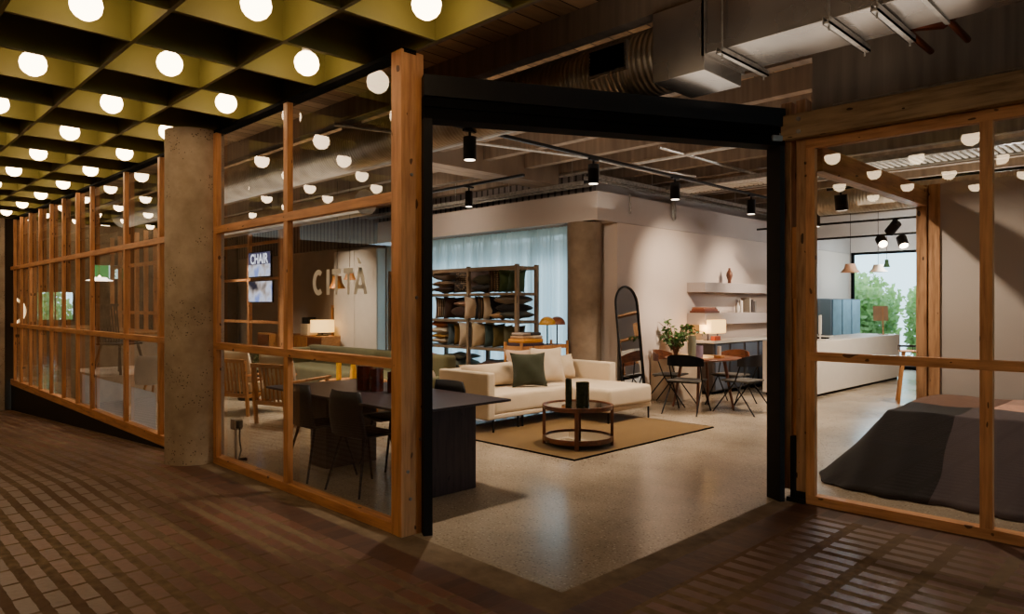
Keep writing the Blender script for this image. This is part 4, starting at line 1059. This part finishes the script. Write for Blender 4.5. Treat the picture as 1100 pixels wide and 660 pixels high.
o = MB().lathe([(0, 0), (.035, 0), (.028, .05), (.06, .14), (.055, .19), (.02, .25), (.022, .28), (0, .28)], seg=20).build('bottle_vase', M['walnut'], smooth=True); o.location = (-6.27, 11.72, 1.887); tag(o, 'dark brown carved vase alone on the upper shelf', 'vase')
tl = thing('table_lamp', 'lit square shaded table lamp on the long sideboard', 'table lamp', (-6.12, 10.86, .902))
MB().rbox(-.12, .12, -.24, .24, .12, .35, .02).build('lamp_shade', M['shade_lit'], tl, True)
MB().cyl((0, -.16, 0), (0, -.16, .13), .014).cyl((0, .16, 0), (0, .16, .13), .014).box(-.06, .06, -.2, .2, 0, .012).build('base', M['pinkglass'], tl, True)
o = MB().rbox(-.07, .07, -.13, .13, 0, .13, .01).build('red_box', plain('orange_red', '#a8431c', .5), smooth=True); o.location = (-6.03, 10.66, .76); 
o.location = (-6.02, 10.78, .902); o.scale = (.6, .7, .6); tag(o, 'small orange red box on the near end of the sideboard', 'box')
# till monitor, sign stand on counter
mo = thing('till_monitor', 'white monitor seen from behind on the counter', 'monitor', (-4.85, 12.2, .907), R(20))
MB().box(-.02, .02, -.19, .19, .1, .42).build('screen', M['offwhite'], mo, bevel=.004); MB().box(-.09, .09, -.09, .09, 0, .012).box(-.012, .012, -.03, .03, .0, .2).build('stand', M['offwhite'], mo)
ms = thing('menu_stand', 'brown card tilted on a wooden stand on the counter', 'sign', (-4.80, 15.2, .907), R(30))
MB().bar((0, 0, 0), (0, .05, .55), .022).box(-.08, .08, -.05, .05, 0, .012).build('stand', M['oak'], ms)
MB().box(-.17, .10, -.03, -.012, .28, .58, Matrix.Rotation(R(-10), 4, 'X')).build('card', plain('kraft_card', '#8a6a4c', .7), ms)
for i, (x, y) in enumerate(((-5.0, 12.6), (-5.15, 13.2))):
    o = MB().rbox(-.12, .12, -.08, .08, 0, .03, .008).build('counter_tray', M['blackmat' if i == 0 else 'offwhite'], smooth=True); o.location = (x, y, .907); tag(o, ('dark' if i == 0 else 'white')+' low tray on the white counter', 'tray')
# bar stool group at the counter end
bs = thing('bar_stool', 'wooden legged bar stool with black metal rim beyond the counter', 'stool', (-3.35, 12.0, 0), R(20))
for sx in (-1, 1):
    for sy in (-1, 1): MB().bar((sx*.14, sy*.14, .78), (sx*.22, sy*.22, 0), .036).build('leg', M['oak'], bs)
MB().rbox(-.2, .2, -.18, .18, .78, .80, .008).build('seat', M['oak'], bs, True)
mb = MB().tube([(-.2, -.18, .87), (.2, -.18, .87), (.2, .18, .87), (-.2, .18, .87)], .009, 8, True)
for a in ((-.2, -.18), (.2, -.18), (.2, .18), (-.2, .18), (0, -.18), (0, .18)): mb.cyl((a[0], a[1], .80), (a[0], a[1], .87), .006, seg=6)
mb.build('rim', M['black'], bs, True)

os2 = thing('open_shelving', 'tall oak shelving in the right bay, seen in the arched mirror', 'shelving', (-2.6, 14.3, 0))
for x in (-.75, .75):
    for y in (-.2, .2): MB().box(x-.03, x+.03, y-.03, y+.03, 0, 2.2).build('post', M['oak'], os2)
for z in (.3, .9, 1.5, 2.1): MB().box(-.75, .75, -.2, .2, z-.02, z+.02).build('shelf', M['oak_x'], os2)
for i, (x, z, c_, lb) in enumerate(((-.35, .93, '#4668a8', 'blue fabric box on the oak shelving in the right bay'), (.3, .93, '#c9b79c', 'beige box beside the blue one on the oak shelving'), (-.2, 1.53, '#9a6a3a', 'tan basket on the upper shelf of the oak shelving'), (.35, .33, '#d8d2c6', 'white box on the lowest shelf of the oak shelving'))):
    o = MB().rbox(-.2, .2, -.15, .15, 0, .32, .02).build('storage_box', plain('box_tint%d' % i, c_, .8), smooth=True); o.location = (-2.6+x, 14.3, z-.008); tag(o, lb, 'box')
# ================================================================== ROUND DINING SET
rd = thing('round_dining_table', 'round walnut dining table with pale lit top', 'table', (-5.33, 9.18, 0))
MB().lathe([(0, .705), (.42, .705), (.54, .728), (.545, .738), (.54, .742), (0, .742)], seg=48).build('table_top', M['walnut_flat'], rd, True)
for a in (20, 110, 200, 290):
    c, s = math.cos(R(a)), math.sin(R(a)); MB().cyl((.30*c, .30*s, .71), (.43*c, .43*s, 0), .026, .017, seg=12).build('leg', M['walnut'], rd, True)
def bistro(label, x, y, rz, backm, seatm):
    """faces +y"""
    t = thing('bistro_chair', label, 'chair', (x, y, 0), rz)
    MB().rbox(-.22, .22, -.19, .22, .44, .465, .012).build('seat', seatm, t, True)
    mb = MB(); N = 16
    rows = []
    for i in range(N+1):
        a = R(200+140*i/N); r = .28
        h = .085 - .035*abs(-1+2*i/N)**2
        p = (r*math.cos(a), r*math.sin(a)+.06-.02, 0)
        row = []
        for rr, zz in ((0, .66), (0, .66+h*1.9), (.014, .66+h*1.9), (.014, .66)):
            row.append(mb.bm.verts.new(((r-rr)*math.cos(a), (r-rr)*math.sin(a)+.03, zz)))
        rows.append(row)
    for A_, B_ in zip(rows, rows[1:]):
        for k in range(4): mb.bm.faces.new((A_[k], A_[(k+1) % 4], B_[(k+1) % 4], B_[k]))
    mb.bm.faces.new(rows[0]); mb.bm.faces.new(rows[-1][::-1])
    mb.build('backrest', backm, t, True)
    for sx in (-1, 1):
        MB().tube([(sx*.245, -.32, 0), (sx*.215, .02, .44), (sx*.20, .20, .45)], .010, 8).build('leg', M['black'], t, True)
        MB().tube([(sx*.235, .34, 0), (sx*.215, .0, .44), (sx*.225, -.10, .70)], .010, 8).build('leg', M['black'], t, True)
    MB().tube([(-.215, -.15, .43), (.215, -.15, .43)], .008, 8).tube([(-.215, .15, .43), (.215, .15, .43)], .008, 8).build('crossbar', M['black'], t, True)
    return t
gs = K('grey_seat', '#4d4841')
bistro('dark backed metal chair in front of the round table, back to the camera', -5.28, 8.66, R(12), M['blackmat'], gs)
bistro('dark backed metal chair right of the round table, turned outward', -4.72, 9.22, R(85), plain('ebonised_back', '#1d1714', .4), gs)
bistro('metal chair with brown wooden back at the left of the round table by the plant', -5.92, 9.22, R(-80), M['walnut_flat'], gs)
bistro('metal chair with brown wooden back on the far side of the round table', -5.25, 9.86, R(178), M['walnut_flat'], gs)
o = MB().lathe([(0, 0), (.058, 0), (.058, .31), (.05, .31), (.05, .01), (0, .01)], seg=24).build('table_vase', plain('sage_glaze', '#7d7a62', .6), smooth=True); o.location = (-5.47, 9.12, .743); tag(o, 'tall sage green cylinder vase on the round table', 'vase')
o = MB().lathe([(0, 0), (.05, 0), (.05, .175), (.043, .175), (.043, .01), (0, .01)], seg=24).build('table_vase', plain('lilac_glaze', '#8d7c8c', .5), smooth=True); o.location = (-5.31, 9.05, .743); tag(o, 'shorter lilac cylinder vase on the round table', 'vase')
cd = thing('candle_holder', 'white pillar candle on a lit wooden block on the round table', 'candle', (-5.08, 9.2, .743))
MB().rbox(-.055, .055, -.055, .055, 0, .04, .006).build('block', M['oak'], cd, True); MB().cyl((0, 0, .04), (0, 0, .17), .026, seg=18).build('candle', M['offwhite'], cd, True)

# planter with weeping fig
pl = thing('potted_plant', 'leafy green weeping plant in a tall beige planter box', 'plant', (-6.2, 9.86, 0))
MB().box(-.22, .22, -.40, .40, 0, .70).build('planter', plain('beige_planter', '#b39b80', .8), pl, bevel=.008)
rnd = random.Random(11); wallx = -.24
mbs, mbl = MB(), MB()
def leaf(mb, p, d, l, w):
    if wallx is not None and p.x < wallx+l: return
    d = d.normalized(); s = d.cross(Vector((rnd.uniform(-1, 1), rnd.uniform(-1, 1), rnd.uniform(-1, 1)))).normalized()
    n = d.cross(s)
    a, b, c, e = p, p+d*l*.5+s*w+n*.005, p+d*l, p+d*l*.5-s*w+n*.005
    mb.bm.faces.new([mb.bm.verts.new(q) for q in (a, b, c, e)])
def bush(mbs, mbl, base, n, spread, h, ll, droop=.5, nl=22):
    for i in range(n):
        a = rnd.uniform(0, 2*PI); r = rnd.uniform(.3, 1)*spread; hh = h*rnd.uniform(.55, 1)
        p0 = Vector(base); pts = []
        for k in range(7):
            q = k/6; pts.append(p0+Vector((math.cos(a)*r*q**1.3, math.sin(a)*r*q**1.3, hh*(q*1.5-q*q*droop*1.2)/(1.5-droop*1.2+.001) if False else hh*math.sin(min(q*1.9, 1.9)*.9+.0)*1.0)))
        if wallx is not None: pts = [Vector((max(q.x, wallx+.03), q.y, q.z)) for q in pts]
        mbs.tube(pts, lambda t: .006*(1-t*.8)+.0012, 5)
        for k in range(nl):
            q = rnd.uniform(.25, 1); j = min(int(q*6), 5); p = pts[j].lerp(pts[j+1], q*6-j)
            d = Vector((rnd.uniform(-1, 1), rnd.uniform(-1, 1), rnd.uniform(-1, .4)))
            leaf(mbl, p, d, ll*rnd.uniform(.7, 1.2), ll*.27)
bush(mbs, mbl, (0, 0, .68), 22, .60, .50, .085, nl=20)
bush(mbs, mbl, (0, -.05, .68), 6, .45, .66, .085, nl=22)
M['leaf'] = plain('fig_leaf', '#3c5a24', .45, 0, .4, .35, 9)
mbs.build('stems', M['walnut'], pl); mbl.build('foliage', M['leaf'], pl, fix=False)['kind'] = 'stuff'

wallx = None
# ================================================================== BED BEHIND THE RIGHT WINDOW
bd = thing('bed', 'low bed draped to the floor with a dark and pink patchwork cover', 'bed')
MB().box(-2.0, .9, 6.65, 8.1, .05, .50).build('mattress', M['cream'], bd, bevel=.03)
mb = MB(); bm = mb.bm
NX, NY = 70, 60
bx0, bx1, by0, by1, ht = -2.05, 2.2, 6.62, 8.12, .60
def cov(sx, sy):
    # arc-length style sheet coordinates: sx<0 hangs over left side, sy<0 over the near side
    dx = max(0, -sx); dy = max(0, -sy)
    x = bx0+max(sx, 0); y = by0+max(sy, 0)
    d = (dx**2.2+dy**2.2)**(1/2.2)
    drop = min(d, .72)
    f = drop/.72
    z = ht*(1-f**1.55) if f > 0 else ht
    flare = .10*f+.38*f*f
    if d > 0:
        x -= flare*dx/d*1.05; y -= flare*dy/d*1.45
    wob = .012*math.sin(x*9+y*3)+.008*math.sin(x*23)
    y -= wob*f*2.2; x -= .015*math.sin(y*14)*f
    z += (1-f)*(.012*math.sin(x*3.1+1)*math.sin(y*4.3)+.006*math.sin(x*11+y*5))
    return (x, y, max(z, .012))
g = {}
for i in range(NX+1):
    for k in range(NY+1):
        g[i, k] = bm.verts.new(cov(-.72+(4.2+.72)*(i/NX)**1.25 if True else 0, -.72+(1.5+.72)*k/NY))
def sxv(i): return -.72+(4.2+.72)*(i/NX)**1.25
for i in range(NX):
    for k in range(NY):
        f_ = bm.faces.new((g[i, k], g[i+1, k], g[i+1, k+1], g[i, k+1]))
        s_, t_ = sxv(i+.5), -.72+2.22*(k+.5)/NY
        if t_ < .62: f_.material_index = 0 if s_ < .50+.0*t_ else 1
        else: f_.material_index = 2 if s_ < .62 else (3 if (t_ < 1.08) else 4)
o = mb.build('cover', [fabric('bed_black', '#1b1616', '#120f10', 60), fabric('bed_grey', '#504446', '#3c3335', 60), fabric('bed_brown', '#6d4f3f', '#54392d', 60), fabric('bed_pink', '#cf9f88', '#b58774', 60), fabric('bed_rose', '#b08c7c', '#97766a', 60)], bd, True)
o.modifiers.new('thickness', 'SOLIDIFY').thickness = .008

# ================================================================== LEFT CAFE BAYS
M['cafewood'] = M['oak']
ex = thing('exit_sign', 'green and white lit exit sign hanging deep in the left bays', 'sign', (-19.2, 5.2, 2.31))
# facing the camera side: normal roughly (+.96,-.28)
ex.rotation_euler = (0, 0, R(75))
MB().box(-.42, .42, -.03, .03, -.17, .17).build('housing', M['offwhite'], ex)
MB().poly([(-.41, -.032, -.16), (-.08, -.032, -.16), (-.08, -.032, .16), (-.41, -.032, .16)]).poly([(.16, -.032, -.16), (.41, -.032, -.16), (.41, -.032, .16), (.16, -.032, .16)]).build('green_field', emit('exit_green', '#3c8f4a', .8), ex, fix=False)
MB().poly([(-.08, -.032, -.16), (.16, -.032, -.16), (.16, -.032, .16), (-.08, -.032, .16)]).build('white_field', emit('exit_white', '#cfe8e0', .9), ex, fix=False)
mb = MB()   # running figure pictogram
for a, b, w in (((.04, .02), (.02, -.05), .04), ((.02, -.05), (.07, -.12), .022), ((.02, -.05), (-.03, -.11), .022), ((.04, .02), (.09, -.01), .018), ((.04, .03), (-.01, .0), .018)):
    mb.bar((a[0], -.034, a[1]), (b[0], -.034, b[1]), w, .002, up=(0, 1, 0))
mb.cyl((.05, -.033, .07), (.05, -.035, .07), .024, seg=12); mb.build('figure', emit('exit_fig', '#2d7a3c', .7), ex)
for xx in (-.3, .3): pass
# ring light / round illuminated mirror on far left
rg = thing('ring_lamp', 'glowing ring wall lamp at the far left end', 'wall lamp', (-22.0, 3.55, 1.15), R(80))
mb = MB(); mb.tube([(.34*math.cos(2*PI*i/36), 0, .34*math.sin(2*PI*i/36)+.2) for i in range(36)], .035, 8, True); mb.build('ring', emit('ring_glow', '#ffd79a', 2.2), rg, True)
MB().box(-.04, .04, -.03, .03, -1.15, -.1).build('stand', M['black'], rg)
# high black slatted chairs on plinth, white shell chair with wooden legs
def spindle(label, x, y, z, rz, s=1):
    t = thing('spindle_chair', label, 'chair', (x, y, z), rz)
    MB().rbox(-.23, .23, -.22, .22, .44, .47, .01).build('seat', M['black'], t, True)
    MB().bar((-.24, -.28, 1.05), (.24, -.28, 1.05), .05, .04).build('crest', M['black'], t)
    mb = MB()
    for i in range(9): mb.bar((-.2+i*.05, -.2, .46), (-.22+i*.055, -.28, 1.05), .016)
    mb.build('spindle', M['black'], t)
    for sx in (-1, 1):
        for sy in (-1, 1): MB().bar((sx*.18, sy*.17, .45), (sx*.25, sy*.26, 0), .032).build('leg', M['black'], t)
spindle('black spindle-back chair inside the left panes', -12.0, 3.35, .45, R(-60))
spindle('black spindle-back chair behind its twin inside the left panes', -12.9, 3.6, .45, R(-60))
tag(MB().box(-13.4, -11.6, 3.0, 4.0, 0, .445).build('display_plinth', M['greywall'], bevel=.005), 'low grey plinth under the black spindle chairs in the left bays', 'plinth')
def bucket(label, x, y, rz):
    t = thing('bucket_chair', label, 'chair', (x, y, 0), rz)
    mb = MB(); N = 12; g = {}
    for i in range(N+1):
        for k in range(N+1):
            u = -1+2*i/N; v = k/N
            if v < .5: yy = .24-.44*(v/.5); zz = .44+.06*u*u*(1-abs(v-.3)); w = .22+.03*v
            else: q = (v-.5)/.5; yy = -.20-.06*q; zz = .45+.38*q; w = .25*(1-.35*q**3); yy += .07*u*u*(1-q)
            g[i, k] = mb.bm.verts.new((u*w, yy, zz))
    for i in range(N):
        for k in range(N): mb.bm.faces.new((g[i, k], g[i+1, k], g[i+1, k+1], g[i, k+1]))
    o = mb.build('shell', M['offwhite'], t, True); o.modifiers.new('t', 'SOLIDIFY').thickness = .012
    for sx in (-1, 1):
        for sy in (-1, 1): MB().cyl((sx*.12, sy*.12, .44), (sx*.23, sy*.24, 0), .017, .011, seg=10).build('leg', M['oak'], t, True)
bucket('white bucket chair with oak legs beside the concrete column', -10.15, 3.32, R(50))
# low oak shelf with pots behind left panes, counters
cf = thing('cafe_counter', 'grey fronted cafe counter running behind the left panes', 'counter')
MB().box(-20.5, -14.2, 4.3, 4.9, 0, .95).build('body', M['greywall'], cf); MB().box(-20.55, -14.15, 4.25, 4.95, .95, .99).build('worktop', M['oak_x'], cf)
o = MB().box(-19.5, -18.9, 5.4, 8.2, 0, DECK).build('column', M['dark']); o['kind'] = 'structure'; o['label'] = 'dark partition deep in the left bays'
pendant('white disc pendant lamp deep in the left bays', -16.8, 4.3, 2.02, .26, .07, M['spotface'])
tw = thing('timber_screen', 'timber stud screen deeper in the left bays', 'screen')
for i in range(7): MB().box(-15.06-i*.6, -15.0-i*.6, 5.0, 5.08, 0, 3.1).build('stud', M['timber'], tw)
for z in (1.3, 2.35): MB().box(-18.66, -15.0, 5.0, 5.08, z, z+.07).build('rail', M['timber_x'], tw)
# potted plant left pane
pp = thing('potted_plant', 'small leafy plant in a dark pot beside the armchairs', 'plant', (-10.9, 4.9, 0))
MB().lathe([(0, 0), (.16, 0), (.2, .45), (.18, .45), (.17, .40), (0, .40)], seg=24).build('pot', M['blackmat'], pp, True)
mbs, mbl = MB(), MB(); bush(mbs, mbl, (0, 0, .42), 16, .35, .42, .09, nl=18)
mbs.build('stems', M['walnut'], pp); mbl.build('foliage', plain('sage_leaf', '#5b5f38', .6, 0, .3, .3, 9), pp, fix=False)['kind'] = 'stuff'
# power box with cable near the column
pb = thing('power_box', 'small black floor power box with dangling cable inside the left pane', 'power box', (-6.72, 2.90, .30))
MB().rbox(-.05, .05, -.04, .04, 0, .10, .008).build('body', M['greywall'], pb, True); MB().rbox(.05, .08, -.03, .03, .02, .09, .005).build('plug', M['blackmat'], pb, True)
MB().tube([(.07, 0, .03), (.075, .0, -.1), (.06, .02, -.20), (.05, .0, -.285), (0, .04, -.29), (.03, .09, -.29), (.1, .06, -.29), (.06, .0, -.28), (.0, .07, -.29)], .007, 6).build('cable', M['blackmat'], pb, True)
MB().box(-.05, -.03, .0, .02, -.30, .0).build('stand', M['greywall'], pb)

# ================================================================== TREES OUTSIDE THE FAR WINDOWS
def tree(label, x, y, z0, h, w, seed, mat, n=9000):
    global rnd
    rnd = random.Random(seed)
    t = thing('tree', label, 'tree', (x, y, z0))
    MB().tube([(0, 0, 0), (.1, .05, h*.4), (.0, .0, h*.75)], lambda q: .14*(1-q*.6), 8).build('trunk', M['walnut'], t, True)
    mb = MB()
    for i in range(n):
        while True:
            p = Vector((rnd.uniform(-1, 1), rnd.uniform(-1, 1), rnd.uniform(-1, 1)))
            if .35 < p.length < 1: break
        p = Vector((p.x*w, p.y*w, h*.6+p.z*h*.42))
        p += Vector((math.sin(p.z*3+seed), math.cos(p.x*4), math.sin(p.y*5)))*.15
        leaf(mb, p, Vector((rnd.uniform(-1, 1), rnd.uniform(-1, 1), rnd.uniform(-1, 1))), .2, .065)
    mb.build('foliage', mat, t, fix=False)['kind'] = 'stuff'
t_ = NT('tree_leaf'); a = t_.n('ShaderNodeBsdfTranslucent'); b = t_.n('ShaderNodeBsdfDiffuse'); a.inputs[0].default_value = lin('#a9c878'); b.inputs[0].default_value = lin('#a9c48a'); c = t_.n('ShaderNodeMixShader'); t_.l(a.outputs[0], c.inputs[1]); t_.l(b.outputs[0], c.inputs[2]); t_.l(c.outputs[0], t_.out.inputs[0])
tree('green tree outside the far window behind the counter', -9.0, 24.5, -1.2, 3.7, 1.75, 5, t_.m, 9000)
tree('second green tree outside the far window', -5.4, 24.5, -1.2, 3.5, 1.75, 8, t_.m, 9000)
tree('tree outside the window at the far left end', -29.5, 5.4, -1.2, 3.6, 1.3, 9, t_.m, 3000)
tree('tree outside the glazed door at the far left end', -29.5, 8.6, -1.2, 3.9, 1.3, 12, t_.m, 3000)
struct('ground_outside', MB().box(-34, 5, 18.3, 34, -1.3, -1.2).box(-26, -6.8, 8.7, 18.3, -.3, -.2).box(5, 20, -12, 20, -.3, -.05).box(-34, -26.3, 0, 18.3, -1.3, -1.2), plain('outdoor_ground', '#5a6a3c', .9), 'ground outside')

# ================================================================== LIGHTS
def area(name, loc, rot, sx, sy, e, col=(1, .80, .58)):
    l = bpy.data.lights.new(name, 'AREA'); l.shape = 'RECTANGLE'; l.size = sx; l.size_y = sy; l.energy = e; l.color = col
    o = bpy.data.objects.new(name, l); COL.objects.link(o); o.location = loc; o.rotation_euler = rot; return o
def spot(loc, target, e, size=60, blend=.5, r=.04, col=(1, .82, .63), name='spot_light'):
    l = bpy.data.lights.new(name, 'SPOT'); l.energy = e; l.spot_size = R(size); l.spot_blend = blend; l.shadow_soft_size = r; l.color = col
    o = bpy.data.objects.new(name, l); COL.objects.link(o); o.location = loc
    o.rotation_euler = (Vector(target)-Vector(loc)).to_track_quat('-Z', 'Y').to_euler(); return o
# spots at the track fixtures, then added fill spots that have no fixture
spot((-4.672, 4.02, 2.76), (-4.95, 3.7, 0), 100, 85, .6, .02)
spot((-4.672, 5.83, 2.76), (-5.1, 6.1, 0), 130, 90, .7)
spot((-4.672, 7.4, 2.76), (-5.3, 7.4, 0), 130, 100, .7)
spot((-4.672, 9.35, 2.76), (-5.4, 9.2, .3), 170, 95, .6)
spot((-4.672, 9.4, 2.76), (-6.45, 10.0, 1.9), 190, 66, 1)
spot((-4.672, 11.6, 2.76), (-6.45, 11.9, 1.7), 190, 66, 1)
spot((-6.9, 6.04, 2.76), (-6.6, 6.8, 0), 110, 90, .8)
spot((-3.3, 8.98, 2.6), (-3.6, 10.5, 0), 120, 100, .8)
spot((-2.9, 7.2, 3.2), (-1.0, 7.2, .4), 200, 95, .8)  # added fill over the bed, no fixture there
spot((-3.0, 11.8, 2.4), (-4.6, 13.0, 0), 200, 110, .8)
for (x, y, e) in ((-8.9, 4.3, 160), (-10.3, 5.0, 150), (-8.6, 5.6, 70), (-12.5, 6.8, 120), (-8.8, 6.3, 70), (-15.5, 6.3, 130), (-11.4, 3.9, 50), (-14.5, 3.4, 60), (-18.5, 3.8, 60)):
    spot((x, y, 3.0), (x+.1, y+.1, 0), e, 105, .8)  # added general fill from above, no fixtures at these points
spot((-13.0, 6.6, 3.0), (-12.9, 8.3, 1.2), 90, 80, .9)  # added fill on the white cupboards, no fixture there
for p_, e_, c_ in (((-5.3, 16.8, 2.3), 60, (.75, .9, 1)), ((-2.2, 12.2, 2.2), 45, (.95, .92, .9)), ((-3.8, 13.2, 2.2), 30, (.85, .93, 1))):  # added fill points brightening the right bay, no lamps there
    pt = bpy.data.lights.new('bay_fill', 'POINT'); pt.energy = e_; pt.color = c_; pt.shadow_soft_size = .03
    po = bpy.data.objects.new('bay_fill', pt); COL.objects.link(po); po.location = p_
for (x, y, sx, sy, e) in ((-5, 6.5, 3, 4, 15), (-9.5, 5.2, 5, 3, 24), (-14.5, 5.2, 5, 3, 18), (-1.2, 7.0, 2, 2.4, 14), (-2.2, 11.8, 3, 4, 30), (-1.8, 3.9, 1.6, 1.6, 6)):
    area('ceiling_fill', (x, y, 2.93), (PI, 0, 0), sx, sy, e, (1, .88, .74))  # added fill facing up to brighten the ceilings, no fixtures there
lamp = bpy.data.lights.new('lamp_glow', 'POINT'); lamp.energy = 3; lamp.color = (1, .55, .2); lamp.shadow_soft_size = .08
lo_ = bpy.data.objects.new('lamp_glow', lamp); COL.objects.link(lo_); lo_.location = (-6.12, 10.55, 1.12)
sl = bpy.data.lights.new('daylight_sun', 'SUN'); sl.energy = 2.3; sl.angle = R(18); sl.color = (.80, .92, 1)
so = bpy.data.objects.new('daylight_sun', sl); COL.objects.link(so); so.rotation_euler = Vector((.12, -.80, -.58)).to_track_quat('-Z', 'Y').to_euler()
spot((-5.6, 6.2, 2.9), (-6.85, 8.2, 2.2), 42, 75, 1)  # this and the next spots are added fill for dim walls and bays
spot((-9.4, 6.5, 3.0), (-9.4, 8.1, 2.6), 40, 110, 1)
spot((-15.2, 6.2, 3.0), (-15.0, 8.3, 1.7), 220, 100, 1)
spot((-12.9, 3.9, 2.6), (-12.9, 3.7, 0), 60, 120, 1)
spot((-17.5, 6.6, 3.0), (-19.2, 6.4, 1.2), 90, 100, 1)
# daylight
w = bpy.data.worlds.new('World'); scene.world = w; w.use_nodes = True; nt = w.node_tree
bg = nt.nodes['Background']
sky = nt.nodes.new('ShaderNodeTexSky'); sky.sky_type = 'HOSEK_WILKIE' if False else 'PREETHAM'
try:
    sky.sun_direction = Vector((.2, -.5, .8)).normalized(); sky.turbidity = 4
except Exception: pass
nt.links.new(sky.outputs[0], bg.inputs[0])
mixn = nt.nodes.new('ShaderNodeMix'); mixn.data_type = 'RGBA'; mixn.inputs[0].default_value = .8; mixn.inputs[7].default_value = (.52, .82, 1, 1)
nt.links.new(sky.outputs[0], mixn.inputs[6]); nt.links.new(mixn.outputs[2], bg.inputs[0])
bg.inputs[1].default_value = 2.6

# ================================================================== CAMERA
cam = bpy.data.cameras.new('Camera'); co = bpy.data.objects.new('Camera', cam); COL.objects.link(co)
co.location = (0, 0, 1.5); co.rotation_euler = (R(90), 0, R(45.3))
cam.sensor_width = 36; cam.lens = 36*757/1100; cam.shift_y = -2/1100; cam.clip_start = .05; cam.clip_end = 200
scene.camera = co
scene.view_settings.view_transform = 'AgX'
scene.view_settings.look = 'None'
scene.view_settings.exposure = 1.0
scene.cycles.max_bounces = 8; scene.cycles.transparent_max_bounces = 24; scene.cycles.glossy_bounces = 4; scene.cycles.diffuse_bounces = 4
scene.cycles.sample_clamp_indirect = 6; scene.cycles.caustics_reflective = False; scene.cycles.caustics_refractive = False
scene.cycles.use_denoising = True
